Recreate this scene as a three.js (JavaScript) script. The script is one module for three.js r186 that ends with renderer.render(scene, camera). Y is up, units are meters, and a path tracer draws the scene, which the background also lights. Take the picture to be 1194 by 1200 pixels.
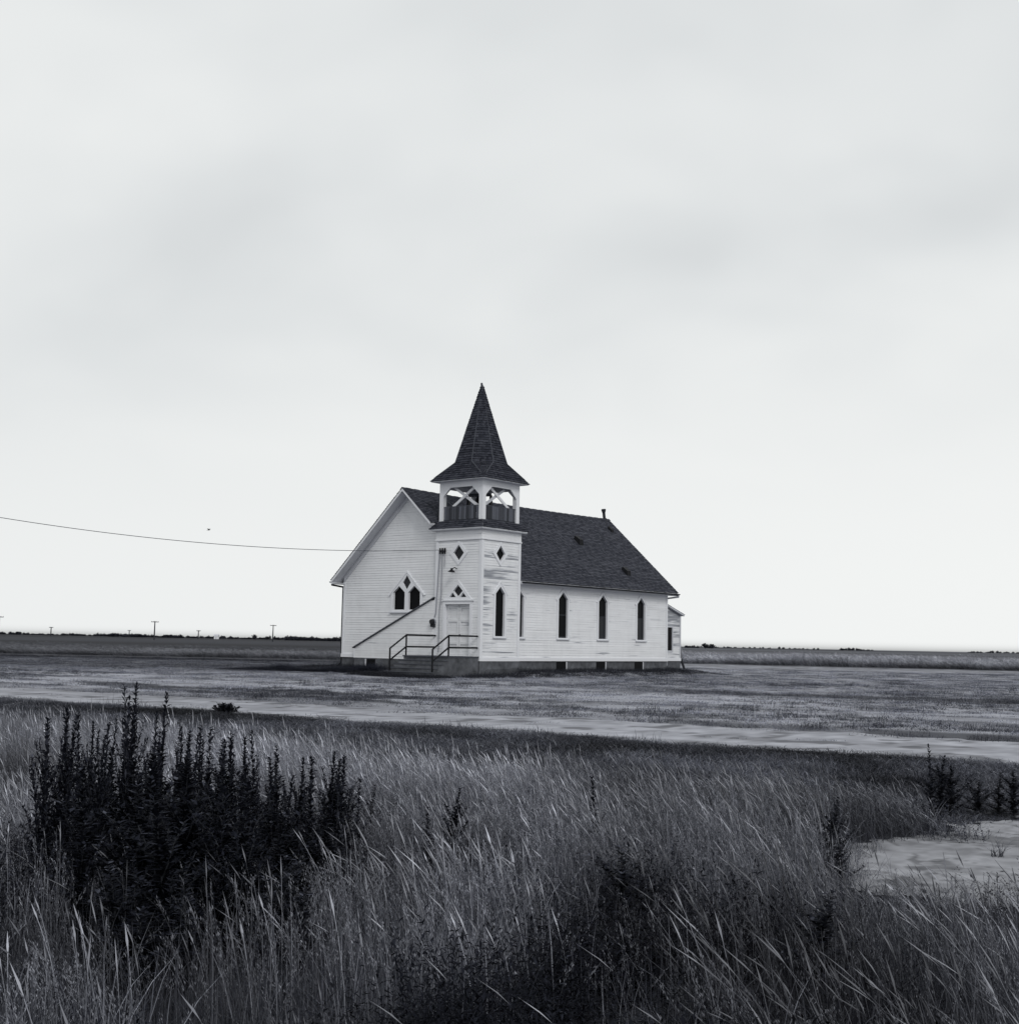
import * as THREE from 'three';
import { mergeGeometries } from 'three/addons/utils/BufferGeometryUtils.js';

// ------------------------------------------------------------ camera, sky, sun, exposure
const scene = new THREE.Scene();
const EYE = 1.341, FOCAL = 1447.73, PITCH = 0.1056, ROLL = 0.0192;
const camera = new THREE.PerspectiveCamera(2 * Math.atan(600 / FOCAL) * 180 / Math.PI, 1018 / 1024, 0.1, 9000);
camera.position.set(0, EYE, 0);
camera.rotation.set(PITCH, 0, ROLL, 'YXZ');

const renderer = new THREE.WebGLRenderer({ antialias: true });
renderer.setSize(1018, 1024);
renderer.toneMapping = THREE.LinearToneMapping;
renderer.toneMappingExposure = 1.0;
renderer.shadowMap.enabled = true;

const sun = new THREE.DirectionalLight(new THREE.Color(1.0, 0.985, 0.96), 1.15);
sun.position.set(14, 34, -6);
sun.target.position.set(0, 0, -44);
sun.castShadow = true;
sun.shadow.radius = 34;
sun.shadow.mapSize.set(2048, 2048);
Object.assign(sun.shadow.camera, { left: -40, right: 40, top: 40, bottom: -40, near: 1, far: 140 });
scene.add(sun, sun.target);

// ------------------------------------------------------------ noise and random numbers
function rng(seed) { let s = seed >>> 0; return () => { s = (s + 0x6D2B79F5) | 0; let t = Math.imul(s ^ (s >>> 15), 1 | s); t = (t + Math.imul(t ^ (t >>> 7), 61 | t)) ^ t; return ((t ^ (t >>> 14)) >>> 0) / 4294967296; }; }
function hash2(ix, iy) { let h = Math.imul(ix, 374761393) ^ Math.imul(iy, 668265263); h = Math.imul(h ^ (h >>> 13), 1274126177); return ((h ^ (h >>> 16)) >>> 0) / 4294967296; }
function vn(x, y) {
  const ix = Math.floor(x), iy = Math.floor(y), fx = x - ix, fy = y - iy;
  const u = fx * fx * (3 - 2 * fx), v = fy * fy * (3 - 2 * fy);
  const a = hash2(ix, iy), b = hash2(ix + 1, iy), c = hash2(ix, iy + 1), d = hash2(ix + 1, iy + 1);
  return a + (b - a) * u + (c - a) * v + (a - b - c + d) * u * v;
}
function fbm(x, y, o = 4) { let s = 0, w = 0.5, t = 0; for (let i = 0; i < o; i++) { s += w * vn(x, y); t += w; x = x * 2.03 + 17.3; y = y * 2.03 + 9.1; w *= 0.5; } return s / t; }
const sm = (a, b, x) => { const t = Math.min(1, Math.max(0, (x - a) / (b - a))); return t * t * (3 - 2 * t); };
const mix = (a, b, t) => a + (b - a) * t;

// ------------------------------------------------------------ sky: thin high overcast, brighter low down, faint streaks
{
  const W = 1024, H = 512, data = new Float32Array(W * H * 4);
  for (let j = 0; j < H; j++) for (let i = 0; i < W; i++) {
    const az = ((i + 0.5) / W - 0.5) * 2 * Math.PI, el = ((j + 0.5) / H - 0.5) * Math.PI;
    const x = Math.cos(el) * Math.cos(az), y = Math.sin(el), z = Math.cos(el) * Math.sin(az);
    let L;
    if (y < -0.02) L = 0.12;
    else {
      const yy = Math.max(y, 0);
      // broad bright veil, with thin grey cloud higher up
      L = 0.885 - 0.085 * sm(0.03, 0.32, yy);
      const k = 1 / (yy + 0.42), cx = x * k, cz = z * k;             // cloud sheet seen in perspective
      const wx = cx + 0.35 * fbm(cx * 1.3 + 5, cz * 1.3 + 1, 3), wz = cz + 0.35 * fbm(cx * 1.3 + 15, cz * 1.3 + 11, 3);
      const c1 = fbm(wx * 1.25 + 7.7, wz * 1.5 + 8.2, 5) - 0.5, c2 = fbm(wx * 2.4 + wz * 0.5 + 21, wz * 4.2 + 4.4, 4) - 0.5;
      const up = sm(0.06, 0.3, yy);
      const c3 = fbm(wx * 5.5 + 3, wz * 6.5 + 9, 4) - 0.5;
      L += up * (c1 * 0.22 + c2 * 0.13 + c3 * 0.09) - 0.005 * up;
      const sa = Math.atan2(x, -z), se = Math.asin(yy) - 0.335 - 0.14 * (sa - 0.2) - 0.07 * (fbm(sa * 5, yy * 6, 3) - 0.5);   // a thin dark streak of cloud
      L -= 0.06 * Math.exp(-((se / 0.04) ** 2)) * sm(-0.02, 0.2, sa) * sm(0.75, 0.45, sa) * (0.5 + fbm(sa * 9, yy * 14, 3));
      L += 0.05 * x * (1 - 0.6 * up);
    }
    const o = (j * W + i) * 4;
    const cool = sm(0.95, 0.7, L);
    data[o] = L * (0.985 - 0.025 * cool); data[o + 1] = L * (1.0 - 0.005 * cool); data[o + 2] = L * (0.99 + 0.02 * cool); data[o + 3] = 1;
  }
  const tex = new THREE.DataTexture(data, W, H, THREE.RGBAFormat, THREE.FloatType);
  tex.mapping = THREE.EquirectangularReflectionMapping;
  tex.magFilter = THREE.LinearFilter; tex.minFilter = THREE.LinearFilter; tex.wrapS = THREE.RepeatWrapping;
  tex.needsUpdate = true;
  scene.background = tex; scene.environment = tex;
}

// ------------------------------------------------------------ helpers
const taken = {};
function numbered(n) { const k = taken[n] || 0; taken[n] = k + 1; return k ? n + '_' + String(k).padStart(3, '0') : n; }
function tag(o, label, category, group, kind) { o.userData.label = label; if (category) o.userData.category = category; if (group) o.userData.group = group; if (kind) o.userData.kind = kind; return o; }
function shadow(o) { o.traverse(c => { if (c.isMesh) { c.castShadow = true; c.receiveShadow = true; } }); return o; }
function top(o, name, label, category, group, kind) { o.name = numbered(name); tag(o, label, category, group, kind); scene.add(o); return o; }
function grp(name, parent) { const g = new THREE.Group(); g.name = name; parent.add(g); return g; }
function part(name, geo, mat, parent) { const m = new THREE.Mesh(geo, mat); m.name = name; m.castShadow = m.receiveShadow = true; parent.add(m); return m; }
const gray = (v, t = 1) => new THREE.Color(v * (1 - 0.08 * t), v * (1 - 0.02 * t), v * (1 + 0.17 * t));
function mat(v, rough = 0.9, o = {}) { return new THREE.MeshPhysicalMaterial({ specularIntensity: o.spec ?? 0.25, color: o.map ? new THREE.Color(1, 1, 1) : gray(v, o.t ?? 1), roughness: rough, metalness: o.metal || 0, ...(o.map ? { map: o.map } : {}), ...(o.vc ? { vertexColors: true, color: new THREE.Color(1, 1, 1) } : {}), ...(o.bump ? { bumpMap: o.bump, bumpScale: o.bs } : {}), side: THREE.DoubleSide }); }
const srgb = v => { v = Math.min(1, Math.max(0, v)); return Math.round(255 * (v <= 0.0031308 ? v * 12.92 : 1.055 * Math.pow(v, 1 / 2.4) - 0.055)); };
function faceTexture(w, h, fn) {            // fn(u 0..1, v 0..1) -> linear grey, tint strength
  const d = new Uint8Array(w * h * 4);
  for (let j = 0; j < h; j++) for (let i = 0; i < w; i++) {
    const [v, t] = fn((i + 0.5) / w, (j + 0.5) / h), o = (j * w + i) * 4;
    d[o] = srgb(v * (1 - 0.06 * t)); d[o + 1] = srgb(v * (1 - 0.01 * t)); d[o + 2] = srgb(v * (1 + 0.12 * t)); d[o + 3] = 255;
  }
  const tx = new THREE.DataTexture(d, w, h, THREE.RGBAFormat);
  tx.colorSpace = THREE.SRGBColorSpace; tx.magFilter = THREE.LinearFilter; tx.minFilter = THREE.LinearMipmapLinearFilter; tx.generateMipmaps = true;
  tx.wrapS = tx.wrapT = THREE.RepeatWrapping; tx.needsUpdate = true; return tx;
}
// triangle collector
class MB {
  constructor() { this.p = []; this.c = []; this.uv = []; this.hasC = false; }
  tri(a, b, c, col, ua, ub, uc) {
    for (const q of [a, b, c]) this.p.push(q[0], q[1], q[2]);
    if (col) { this.hasC = true; for (let i = 0; i < 3; i++) this.c.push(col[0], col[1], col[2]); }
    if (ua) this.uv.push(...ua, ...ub, ...uc);
  }
  quad(a, b, c, d, col, ua, ub, uc, ud) { this.tri(a, b, c, col, ua, ub, uc); this.tri(a, c, d, col, ua, uc, ud); }
  hexa(q, col) {   // q: 0-3 bottom ring, 4-7 top ring
    this.quad(q[3], q[2], q[1], q[0], col); this.quad(q[4], q[5], q[6], q[7], col);
    for (let i = 0; i < 4; i++) { const j = (i + 1) % 4; this.quad(q[i], q[j], q[j + 4], q[i + 4], col); }
  }
  box(x0, x1, y0, y1, z0, z1, col) { this.hexa([[x0, y0, z1], [x1, y0, z1], [x1, y0, z0], [x0, y0, z0], [x0, y1, z1], [x1, y1, z1], [x1, y1, z0], [x0, y1, z0]], col); }
  bar(a, b, r, n = 6, col, r2 = r) {
    const A = new THREE.Vector3(...a), B = new THREE.Vector3(...b), d = B.clone().sub(A).normalize();
    const u = new THREE.Vector3(Math.abs(d.y) > 0.9 ? 1 : 0, Math.abs(d.y) > 0.9 ? 0 : 1, 0).cross(d).normalize(), v = d.clone().cross(u);
    const P = (c, k, rr) => { const t = k / n * 2 * Math.PI; return c.clone().addScaledVector(u, Math.cos(t) * rr).addScaledVector(v, Math.sin(t) * rr).toArray(); };
    for (let k = 0; k < n; k++) { this.quad(P(A, k, r), P(A, k + 1, r), P(B, k + 1, r2), P(B, k, r2), col); this.tri(A.toArray(), P(A, k + 1, r), P(A, k, r), col); this.tri(B.toArray(), P(B, k, r2), P(B, k + 1, r2), col); }
  }
  geo() {
    const g = new THREE.BufferGeometry();
    g.setAttribute('position', new THREE.Float32BufferAttribute(this.p, 3));
    if (this.hasC) g.setAttribute('color', new THREE.Float32BufferAttribute(this.c, 3));
    g.setAttribute('uv', new THREE.Float32BufferAttribute(this.uv.length === this.p.length / 3 * 2 ? this.uv : new Array(this.p.length / 3 * 2).fill(0), 2));
    g.computeVertexNormals();
    if (this.uv.length !== this.p.length / 3 * 2) metreUV(g);
    return g;
  }
}
function metreUV(g, sc = 1) {
  const p = g.attributes.position, n = g.attributes.normal, uv = new Float32Array(p.count * 2);
  for (let i = 0; i < p.count; i++) {
    const ax = Math.abs(n.getX(i)), ay = Math.abs(n.getY(i)), az = Math.abs(n.getZ(i));
    if (ax >= ay && ax >= az) { uv[2 * i] = p.getZ(i) * sc; uv[2 * i + 1] = p.getY(i) * sc; }
    else if (az >= ay) { uv[2 * i] = p.getX(i) * sc; uv[2 * i + 1] = p.getY(i) * sc; }
    else { uv[2 * i] = p.getX(i) * sc; uv[2 * i + 1] = p.getZ(i) * sc; }
  }
  g.setAttribute('uv', new THREE.BufferAttribute(uv, 2)); return g;
}
// the direction of a photo pixel, in metres per metre of depth (x right, y up, depth along -z)
function pix(u, v) {
  const cr = Math.cos(ROLL), sr = Math.sin(ROLL), du = u - 597, dv = v - 600;
  const x = du * cr + dv * sr, y = -(-du * sr + dv * cr), c = Math.cos(PITCH), s = Math.sin(PITCH);
  const zz = FOCAL * c - y * s;
  return [x / zz, (y * c + FOCAL * s) / zz];
}
const atDepth = (u, v, d) => { const q = pix(u, v); return [q[0] * d, EYE + q[1] * d, -d]; };

// ------------------------------------------------------------ ground: elevation and colour (x right, d = -z ahead)
const TH = 0.687, CX = -1.0683, CD = 49.0423, ct = Math.cos(TH), st = Math.sin(TH);
const toChurch = (x, d) => [-(x - CX) * ct + (d - CD) * st, (x - CX) * st + (d - CD) * ct];    // -> a, b
const roadN = (x, d) => 0.531 * x + 0.847 * d, roadT = (x, d) => 0.847 * x - 0.531 * d;
function elev(x, d) {
  const [a, b] = toChurch(x, d);
  const r = Math.hypot(x, d);
  let e = 0.05 * (fbm(x * 0.35 + 5, d * 0.35 + 2, 3) - 0.5) * sm(3, 9, d);
  e += 0.17 * sm(2.2, 0.4, Math.abs(a - 4.2) - 3.9) * sm(1.2, 3.0, b) * sm(19, 15, b);     // earth banked against the nave
  e += 0.12 * sm(2.5, 0.5, Math.abs(a - 5.5) - 2.9) * sm(2.4, 0.4, Math.abs(b - 0.6) - 0.6);
  const n = roadN(x, d);
  if (n > 15.4 && n < 21.6) e -= 0.05 * sm(15.4, 16.6, n) * sm(21.6, 20.4, n);
  e += (fbm(x * 0.004 + 3, d * 0.004 + 7, 2) - 0.5) * 0.5 * sm(110, 300, r) * sm(2500, 1200, r);
  return e;
}
function roadEdges(t) {
  const near = 16.45 + 0.9 * (fbm(t * 0.16 + 3, 1.5, 3) - 0.5) + 0.9 * (fbm(t * 0.9, 7.5, 4) - 0.5) + 0.5 * (fbm(t * 4.1, 2.5, 2) - 0.5);
  const far = 20.35 + 0.9 * (fbm(t * 0.13 + 30, 4.5, 3) - 0.5) + 1.0 * (fbm(t * 0.8, 17.5, 4) - 0.5) + 0.5 * (fbm(t * 3.6, 12.5, 2) - 0.5);
  return [near, far];
}
function roadShade(t, n) {
  const streak = fbm(t * 0.22, n * 3.1, 4) - 0.5, fine = fbm(t * 4.6, n * 2.4, 4) - 0.5, blot = fbm(t * 0.7 + 9, n * 0.5, 3) - 0.5;
  const [e0, e1] = roadEdges(t), across = (n - e0) / (e1 - e0), rut = Math.exp(-(((across - 0.3) / 0.09) ** 2)) + Math.exp(-(((across - 0.72) / 0.09) ** 2));
  let v = 0.25 + 0.05 * streak + 0.24 * fine + 0.14 * blot + 0.05 * rut * (0.6 + fbm(t * 0.4, 8, 2)); v = Math.max(0.07, v);
  if (fbm(t * 2.2 + 40, n * 1.6, 4) > 0.6 + 0.1 * rut) v *= 0.5;                                        // scattered litter and tufts
  return v;
}
const patch = (x, d) => {        // below 1 on the bare patch: a tongue that widens and runs back to the right
  const far = 8.1 + 1.12 * (x - 2.1) - 0.1 * Math.max(0, x - 3) ** 2, near = 6.95 + 0.22 * Math.sin(x * 1.7);
  return 1 + Math.max(near - d, (d - far) * 0.63, 1.95 - x, x - 7.2) + 0.55 * (fbm(x * 1.5 + 4, d * 1.8, 4) - 0.5) + 0.2 * (fbm(x * 7, d * 7, 2) - 0.5);
};
function groundShade(x, d) {
  const n = roadN(x, d), t = roadT(x, d), r = Math.hypot(x, d), [a, b] = toChurch(x, d);
  const fine = fbm(x * 2.6, d * 1.0, 4) - 0.5, mid = fbm(x * 0.36 + 11, d * 0.17 + 5, 4) - 0.5, big = fbm(x * 0.05 + 2, d * 0.05 + 8, 3) - 0.5;
  const strk = fbm(t * 0.16 + 6, n * 1.5, 4) - 0.5;
  if (n < 16.6) return 0.04 + 0.03 * fine + 0.02 * mid;
  const blotch = fbm(x * 0.9 + 31, d * 0.42 + 7, 4) - 0.5;
  let lawn = 0.185 + 0.14 * fine + 0.1 * mid + 0.04 * strk + 0.2 * blotch;
  // trodden, half-bare verge beyond the road
  let dirt = 0.27 + 0.16 * fine + 0.05 * strk + 0.16 * blotch;
  const left = sm(2, -7, x), right = sm(1, 7, x);
  let bare = sm(-0.12, 0.14, 0.7 * strk + 0.5 * blotch + 0.35 * mid + 0.03 + 0.12 * left - 0.03 * right) * sm(20.6, 21.6, n) * sm(mix(36, 33, left), mix(30, 28, left), n);
  let v = mix(lawn, dirt, bare);
  // dark grass strip along the far road edge and a second one further on
  const w1 = 0.12 + 0.8 * right + 0.5 * sm(-4, -9, x), e1 = 20.4 + 0.5 * (fbm(t * 0.4, 3, 3) - 0.5);
  v = mix(v, 0.055 + 0.04 * fine, (0.45 + 0.45 * right) * sm(0.36, 0.5, fbm(t * 0.5 + 4, n * 0.9, 3) + 0.15 * right) * sm(e1 - 0.3, e1 + 0.1, n) * sm(e1 + w1 + 0.5, e1 + w1, n));
  const l2 = 33.3 + 0.24 * (x - 5) + 2.0 * (fbm(x * 0.2, d * 0.2, 2) - 0.5);
  v = mix(v, 0.05, 0.75 * right * sm(l2 - 1.2, l2, n) * sm(l2 + 3.0, l2 + 1.4, n));
  const dk = fbm(x * 0.22 + 50, n * 0.75, 4);                                                   // scattered dark tussocks left of the church
  v = mix(v, 0.04, 0.85 * sm(0.5, 0.62, dk) * sm(21, 22, n) * sm(27, 24, n) * sm(3, -3, x));
  // fields
  const edge = 99 - 0.28 * (x - 17) + 3 * (fbm(x * 0.05, 3.3, 2) - 0.5);
  if (x > -3) {
    if (d > edge - 7) v = mix(v, 0.045, sm(edge - 7, edge - 2, d) * sm(-3, 3, x));
    if (d > edge) v = mix(v, 0.12 + 0.06 * fine + 0.05 * big, sm(edge, edge + 2, d));
    if (d > 150) { const s = fbm(d * 0.011 + 0.002 * x, x * 0.0012 + 4, 3); v = mix(v, 0.075 + 0.16 * (s - 0.45), sm(150, 185, d)); }
    if (d > 700) v = mix(v, 0.085, sm(700, 1000, d) * sm(0.45, 0.6, fbm(d * 0.002, x * 0.0006, 2)));
  }
  if (x < -3) {
    const k = sm(-3, -9, x);
    let f = 0.095 + 0.07 * fine + 0.07 * mid * 0.8 + 0.04 * strk;
    f = mix(f, 0.048 + 0.06 * mid + 0.03 * (fbm(x * 0.09, d * 0.5, 4) - 0.5), sm(66, 78, d));
    const band = fbm(d * 0.05 + 0.004 * x, x * 0.004 + 2, 3);
    f = mix(f, 0.018, 0.9 * sm(118, 124, d + 0.05 * x + 6 * mid) * sm(142, 134, d + 0.05 * x));
    f = mix(f, 0.024 + 0.04 * (band - 0.5), sm(150, 180, d));
    f = mix(f, 0.016, sm(190, 215, d) * sm(300, 250, d));
    f = mix(f, 0.035, sm(290, 340, d) * sm(560, 480, d) * sm(0.3, 0.6, band + 0.1));
    f = mix(f, 0.018, sm(540, 640, d));
    v = mix(v, f, k * sm(47, 56, d + 3 * mid));
  }
  return Math.max(0.012, v);
}
const tint = (v, t = 1) => { const k = t * (0.5 + 1.0 * Math.exp(-v / 0.04)); return [v * (1 - 0.1 * k), v * (1 - 0.04 * k), v * (1 + 0.24 * k)]; };
{
  const radii = [0.4]; let r = 0.4;
  while (r < 7000) { r += Math.min(Math.max(r * r / 3000, 0.14), 700); radii.push(r); }
  const angs = [];
  for (let a = -180; a < 180;) { angs.push(a * Math.PI / 180); a += Math.abs(a + 0.001) < 31 ? 0.08 : 4; if (a > -31 && a < -27 && angs[angs.length - 1] < -31 * Math.PI / 180 - 0.001) a = -31; }
  const nA = angs.length, pos = [0, 0, 0], col = [...tint(0.04)], idx = [];
  for (const rr of radii) for (const th of angs) {
    const x = rr * Math.sin(th), d = rr * Math.cos(th), e = rr < 6000 ? elev(x, d) : 0;
    pos.push(x, e, -d); col.push(...tint(Math.abs(th) < 0.62 ? groundShade(x, d) : 0.06, 0.9));
  }
  for (let j = 0; j < nA; j++) idx.push(0, 1 + j, 1 + (j + 1) % nA);
  for (let i = 0; i + 1 < radii.length; i++) for (let j = 0; j < nA; j++) {
    const a = 1 + i * nA + j, b = 1 + i * nA + (j + 1) % nA, c = a + nA, d = b + nA;
    idx.push(a, c, d, a, d, b);
  }
  const g = new THREE.BufferGeometry();
  g.setAttribute('position', new THREE.Float32BufferAttribute(pos, 3));
  g.setAttribute('color', new THREE.Float32BufferAttribute(col, 3));
  g.setIndex(idx.map((_, k) => idx[k % 3 === 1 ? k + 1 : k % 3 === 2 ? k - 1 : k])); g.computeVertexNormals();
  const m = part('ground', g, mat(0, 1, { vc: true }), scene); tag(m, 'flat prairie ground of dry mown grass and far fields', 'ground', null, 'structure');
  taken.ground = 1;
}
{ // the dirt road, a sheet a little above the ground with ragged edges
  const pos = [], col = [], idx = [], NT = 900, NN = 44;
  for (let i = 0; i <= NT; i++) {
    const t = -48 + 80 * i / NT, [n0, n1] = roadEdges(t);
    for (let j = 0; j <= NN; j++) {
      const n = mix(n0, n1, j / NN), x = 0.531 * n + 0.847 * t, d = 0.847 * n - 0.531 * t;
      pos.push(x, elev(x, d) + 0.012, -d); col.push(...tint(roadShade(t, n), 0.8));
      if (i < NT && j < NN) { const a = i * (NN + 1) + j, b = a + NN + 1; idx.push(a, b, b + 1, a, b + 1, a + 1); }
    }
  }
  const g = new THREE.BufferGeometry();
  g.setAttribute('position', new THREE.Float32BufferAttribute(pos, 3)); g.setAttribute('color', new THREE.Float32BufferAttribute(col, 3));
  g.setIndex(idx); g.computeVertexNormals();
  const m = part('dirt_road', g, mat(0, 1, { vc: true }), scene); tag(m, 'pale dirt road crossing in front of the church', 'road', null, 'structure');
}
{ // bare dirt patch in the grass
  const pos = [], col = [], idx = [], N = 190;
  const X0 = 1.4, X1 = 7.6, D0 = 6.3, D1 = 12.6, at = [];
  for (let i = 0; i <= N; i++) for (let j = 0; j <= N; j++) {
    const x = mix(X0, X1, i / N), d = mix(D0, D1, j / N), q = patch(x, d);
    const crack = Math.abs(fbm(x * 0.9 + 3, d * 0.9 + 8, 3) - 0.5) < 0.008 || Math.abs(fbm(x * 1.5 + 31, d * 0.7 + 2, 3) - 0.52) < 0.006;
    let v = 0.24 + 0.16 * (fbm(x * 1.2, d * 2.1, 4) - 0.5) + 0.2 * (fbm(x * 11, d * 11, 3) - 0.5);
    if (crack) v *= 0.55; if (fbm(x * 4 + 9, d * 4, 3) > 0.68) v *= 0.6;
    pos.push(x, elev(x, d) + 0.012 + 0.012 * fbm(x * 6, d * 6, 3), -d); col.push(...tint(Math.max(0.06, v), 0.6)); at.push(q);
    if (i < N && j < N) { const a = i * (N + 1) + j, b = a + N + 1; idx.push(a, b, b + 1, a, b + 1, a + 1); }
  }
  const keep = []; for (let k = 0; k < idx.length; k += 3) if (at[idx[k]] < 1 && at[idx[k + 1]] < 1 && at[idx[k + 2]] < 1) keep.push(idx[k], idx[k + 1], idx[k + 2]);
  const g = new THREE.BufferGeometry();
  g.setAttribute('position', new THREE.Float32BufferAttribute(pos, 3)); g.setAttribute('color', new THREE.Float32BufferAttribute(col, 3));
  g.setIndex(keep); g.computeVertexNormals();
  const m = part('dirt_patch', g, mat(0, 1, { vc: true }), scene); tag(m, 'bare pale dirt patch opening in the tall grass', 'dirt patch', null, 'structure');
}

// ------------------------------------------------------------ materials
const boardNoise = (s, y) => 0.6 * fbm(s * 0.45, y * 9.5, 3) + 0.4 * fbm(s * 1.3 + 7, y * 38, 3);
function paintTexture(W, H, w, h, dens, base = 0.74, seed = 0) {      // old white paint on boards, peeled to grey wood where dens is high
  return faceTexture(w, h, (u, v) => {
    const s = u * W, y = v * H, course = Math.floor(y / 0.105);
    let p = base * (0.97 + 0.05 * (hash2(course + seed, Math.floor(s / 3.1 + hash2(course, 5) * 3)) - 0.5) + 0.10 * (fbm(s * 1.3 + seed, y * 2.2, 4) - 0.5) + 0.05 * (fbm(s * 9, y * 40, 2) - 0.5));
    const inB = y / 0.105 - course; p *= 1 - 0.035 * sm(0.45, 0.75, fbm(s * 4.1 + 2 * fbm(s, y * 1.5, 2) + seed, y * 0.8, 3)) - 0.16 * sm(0.56, 0.8, fbm(s * 0.8 + 3, y * 14 + seed, 3)) * sm(0.5, 0.0, inB);
    const k = boardNoise(s + seed * 3.3, y + course * 0.37), dn = dens(s, y) * (0.55 + 0.8 * hash2(course * 3 + seed, 77)) + 0.05 * sm(0.35, 0.0, inB) * sm(0.4, 0.7, fbm(s * 0.6 + seed, course * 0.7, 2));
    const peel = sm(0.69 - dn, 0.84 - dn * 0.95, k);
    const wood = 0.13 + 0.16 * (fbm(s * 2.2, y * 60, 3) - 0.3);
    return [mix(p, wood, peel * 0.78), mix(0.25, 0.8, peel)];
  });
}
const blobD = (s, y, cs, cy, rs, ry) => Math.exp(-((s - cs) ** 2 / rs ** 2 + (y - cy) ** 2 / ry ** 2));
const NAVE_L = 8.019, NAVE_R = 0.275, FRONT = 0.138, REAR = 14.252, TW = 2.45, Y0 = 0.603;
const AM = 4.147, YR = 7.725, YE = 3.943, BF = -0.368, BB = 14.743, AEL = 8.306, AER = 2 * AM - AEL;
const paintPlain = paintTexture(6, 6, 512, 512, (s, y) => 0.0, 0.75, 3);
const paintFront = paintTexture(8.2, 8, 1024, 1024, (s, y) => -0.03 + 0.06 * blobD(s, y, 5, 0.9, 3, 0.5), 0.72, 11);
const paintTowerFront = paintTexture(2.6, 8, 384, 1024, (s, y) => -0.02 + 0.11 * blobD(s, y, 1.2, 0.8, 1.2, 0.5) + 0.05 * blobD(s, y, 0.4, 4, 0.4, 1.5), 0.73, 17);
const paintTowerSide = paintTexture(2.6, 8, 512, 1536, (s, y) => 0.045 + 0.43 * blobD(s, y, 1.2, 4.05, 1.8, 0.34) + 0.20 * blobD(s, y, 0.15, 3.3, 0.55, 0.9) + 0.13 * blobD(s, y, 1.9, 4.8, 0.6, 0.4) + 0.16 * blobD(s, y, 2.0, 2.3, 0.5, 0.35) + 0.12 * blobD(s, y, 0.4, 2.0, 0.5, 0.8) + 0.1 * blobD(s, y, 0.9, 5.0, 0.5, 0.4) + 0.12 * blobD(s, y, 1.0, 1.0, 1.2, 0.25), 0.74, 23);
const paintSide = paintTexture(14.4, 4.2, 2048, 512, (s, y) => -0.01 + 0.24 * blobD(s, y, 8.8, 0.85, 0.55, 0.22) + 0.12 * blobD(s, y, 5.6, 1.0, 0.8, 0.25) + 0.12 * blobD(s, y, 9.2, 1.4, 0.7, 0.12) + 0.1 * blobD(s, y, 3.6, 1.4, 1.0, 0.3) + 0.1 * blobD(s, y, 11.8, 1.1, 0.5, 0.2), 0.76, 31);
const paintAnnex = paintTexture(2.6, 4.2, 256, 512, (s, y) => 0.15 + 0.25 * blobD(s, y, 1.2, 3.0, 3, 0.5) + 0.12 * blobD(s, y, 1.6, 1.9, 1, 0.5), 0.7, 41);
const concreteTex = faceTexture(512, 512, (u, v) => { const x = u * 5, y = v * 5; let k = 0.105 + 0.1 * (fbm(x * 1.3, y * 2.1, 4) - 0.5) + 0.07 * (fbm(x * 8, y * 8, 3) - 0.5); if (fbm(x * 0.8 + 9, y * 2.6, 4) > 0.6) k *= 0.7; return [k, 0.9]; });
const M = {
  plain: mat(0, 0.62, { map: paintPlain }), front: mat(0, 0.65, { map: paintFront }), towerFront: mat(0, 0.65, { map: paintTowerFront }), towerSide: mat(0, 0.7, { map: paintTowerSide }), side: mat(0, 0.65, { map: paintSide }), annex: mat(0, 0.75, { map: paintAnnex }),
  trim: mat(0.7, 0.6, { t: 0.25 }), trimOld: mat(0.5, 0.75, { t: 0.4 }), soffit: mat(0.6, 0.75, { t: 0.3 }),
  core: mat(0.25, 0.9), concrete: mat(0, 0.95, { map: concreteTex }), shingle: mat(0, 0.95, { vc: true }), deck: mat(0.5, 0.95, { t: 0.4 }),
  pane: new THREE.MeshPhysicalMaterial({ color: gray(0.006), roughness: 0.3, specularIntensity: 0.1, side: THREE.DoubleSide }),
  paneGrey: new THREE.MeshPhysicalMaterial({ color: gray(0.02), roughness: 0.3, specularIntensity: 0.3, side: THREE.DoubleSide }),
  sash: mat(0.035, 0.7), iron: mat(0.012, 0.6, { metal: 0.2 }), darkMetal: mat(0.03, 0.55, { metal: 0.4 }), flash: mat(0.075, 0.8), oldWood: mat(0.075, 0.9), galv: mat(0.3, 0.5, { metal: 0.3, t: 0.6 }), glassWhite: mat(0.6, 0.4), inside: mat(0.5, 0.95, { t: 0.4 }), jamb: mat(0.045, 0.95),
};

// ------------------------------------------------------------ the church: local a runs left along the front, b runs back along the side
const P = (a, y, b) => [-a, y, -b];
const church = new THREE.Group();
top(church, 'church', 'white clapboard country church with dark shingled roof and corner bell tower', 'church');
church.position.set(CX, 0, -CD); church.rotation.y = -TH;
const wallPt = { b: (at, sg) => (s, y, o) => P(s, y, at - sg * o), a: (at, sg) => (s, y, o) => P(at - sg * o, y, s) };
function mapGeo(g, plane, at, sg = 1) {      // geometry drawn in (s, y, out) set on a wall plane
  if (g.index) g = g.toNonIndexed();
  const p = g.attributes.position, f = wallPt[plane](at, sg), out = new Float32Array(p.count * 3), flip = (plane === 'b') === (sg > 0);
  for (let i = 0; i < p.count; i++) { const k = flip ? (i % 3 === 1 ? i + 1 : i % 3 === 2 ? i - 1 : i) : i; out.set(f(p.getX(k), p.getY(k), p.getZ(k)), i * 3); }
  const r = new THREE.BufferGeometry(); r.setAttribute('position', new THREE.BufferAttribute(out, 3)); r.computeVertexNormals(); metreUV(r, 1 / 6); return r;
}
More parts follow.
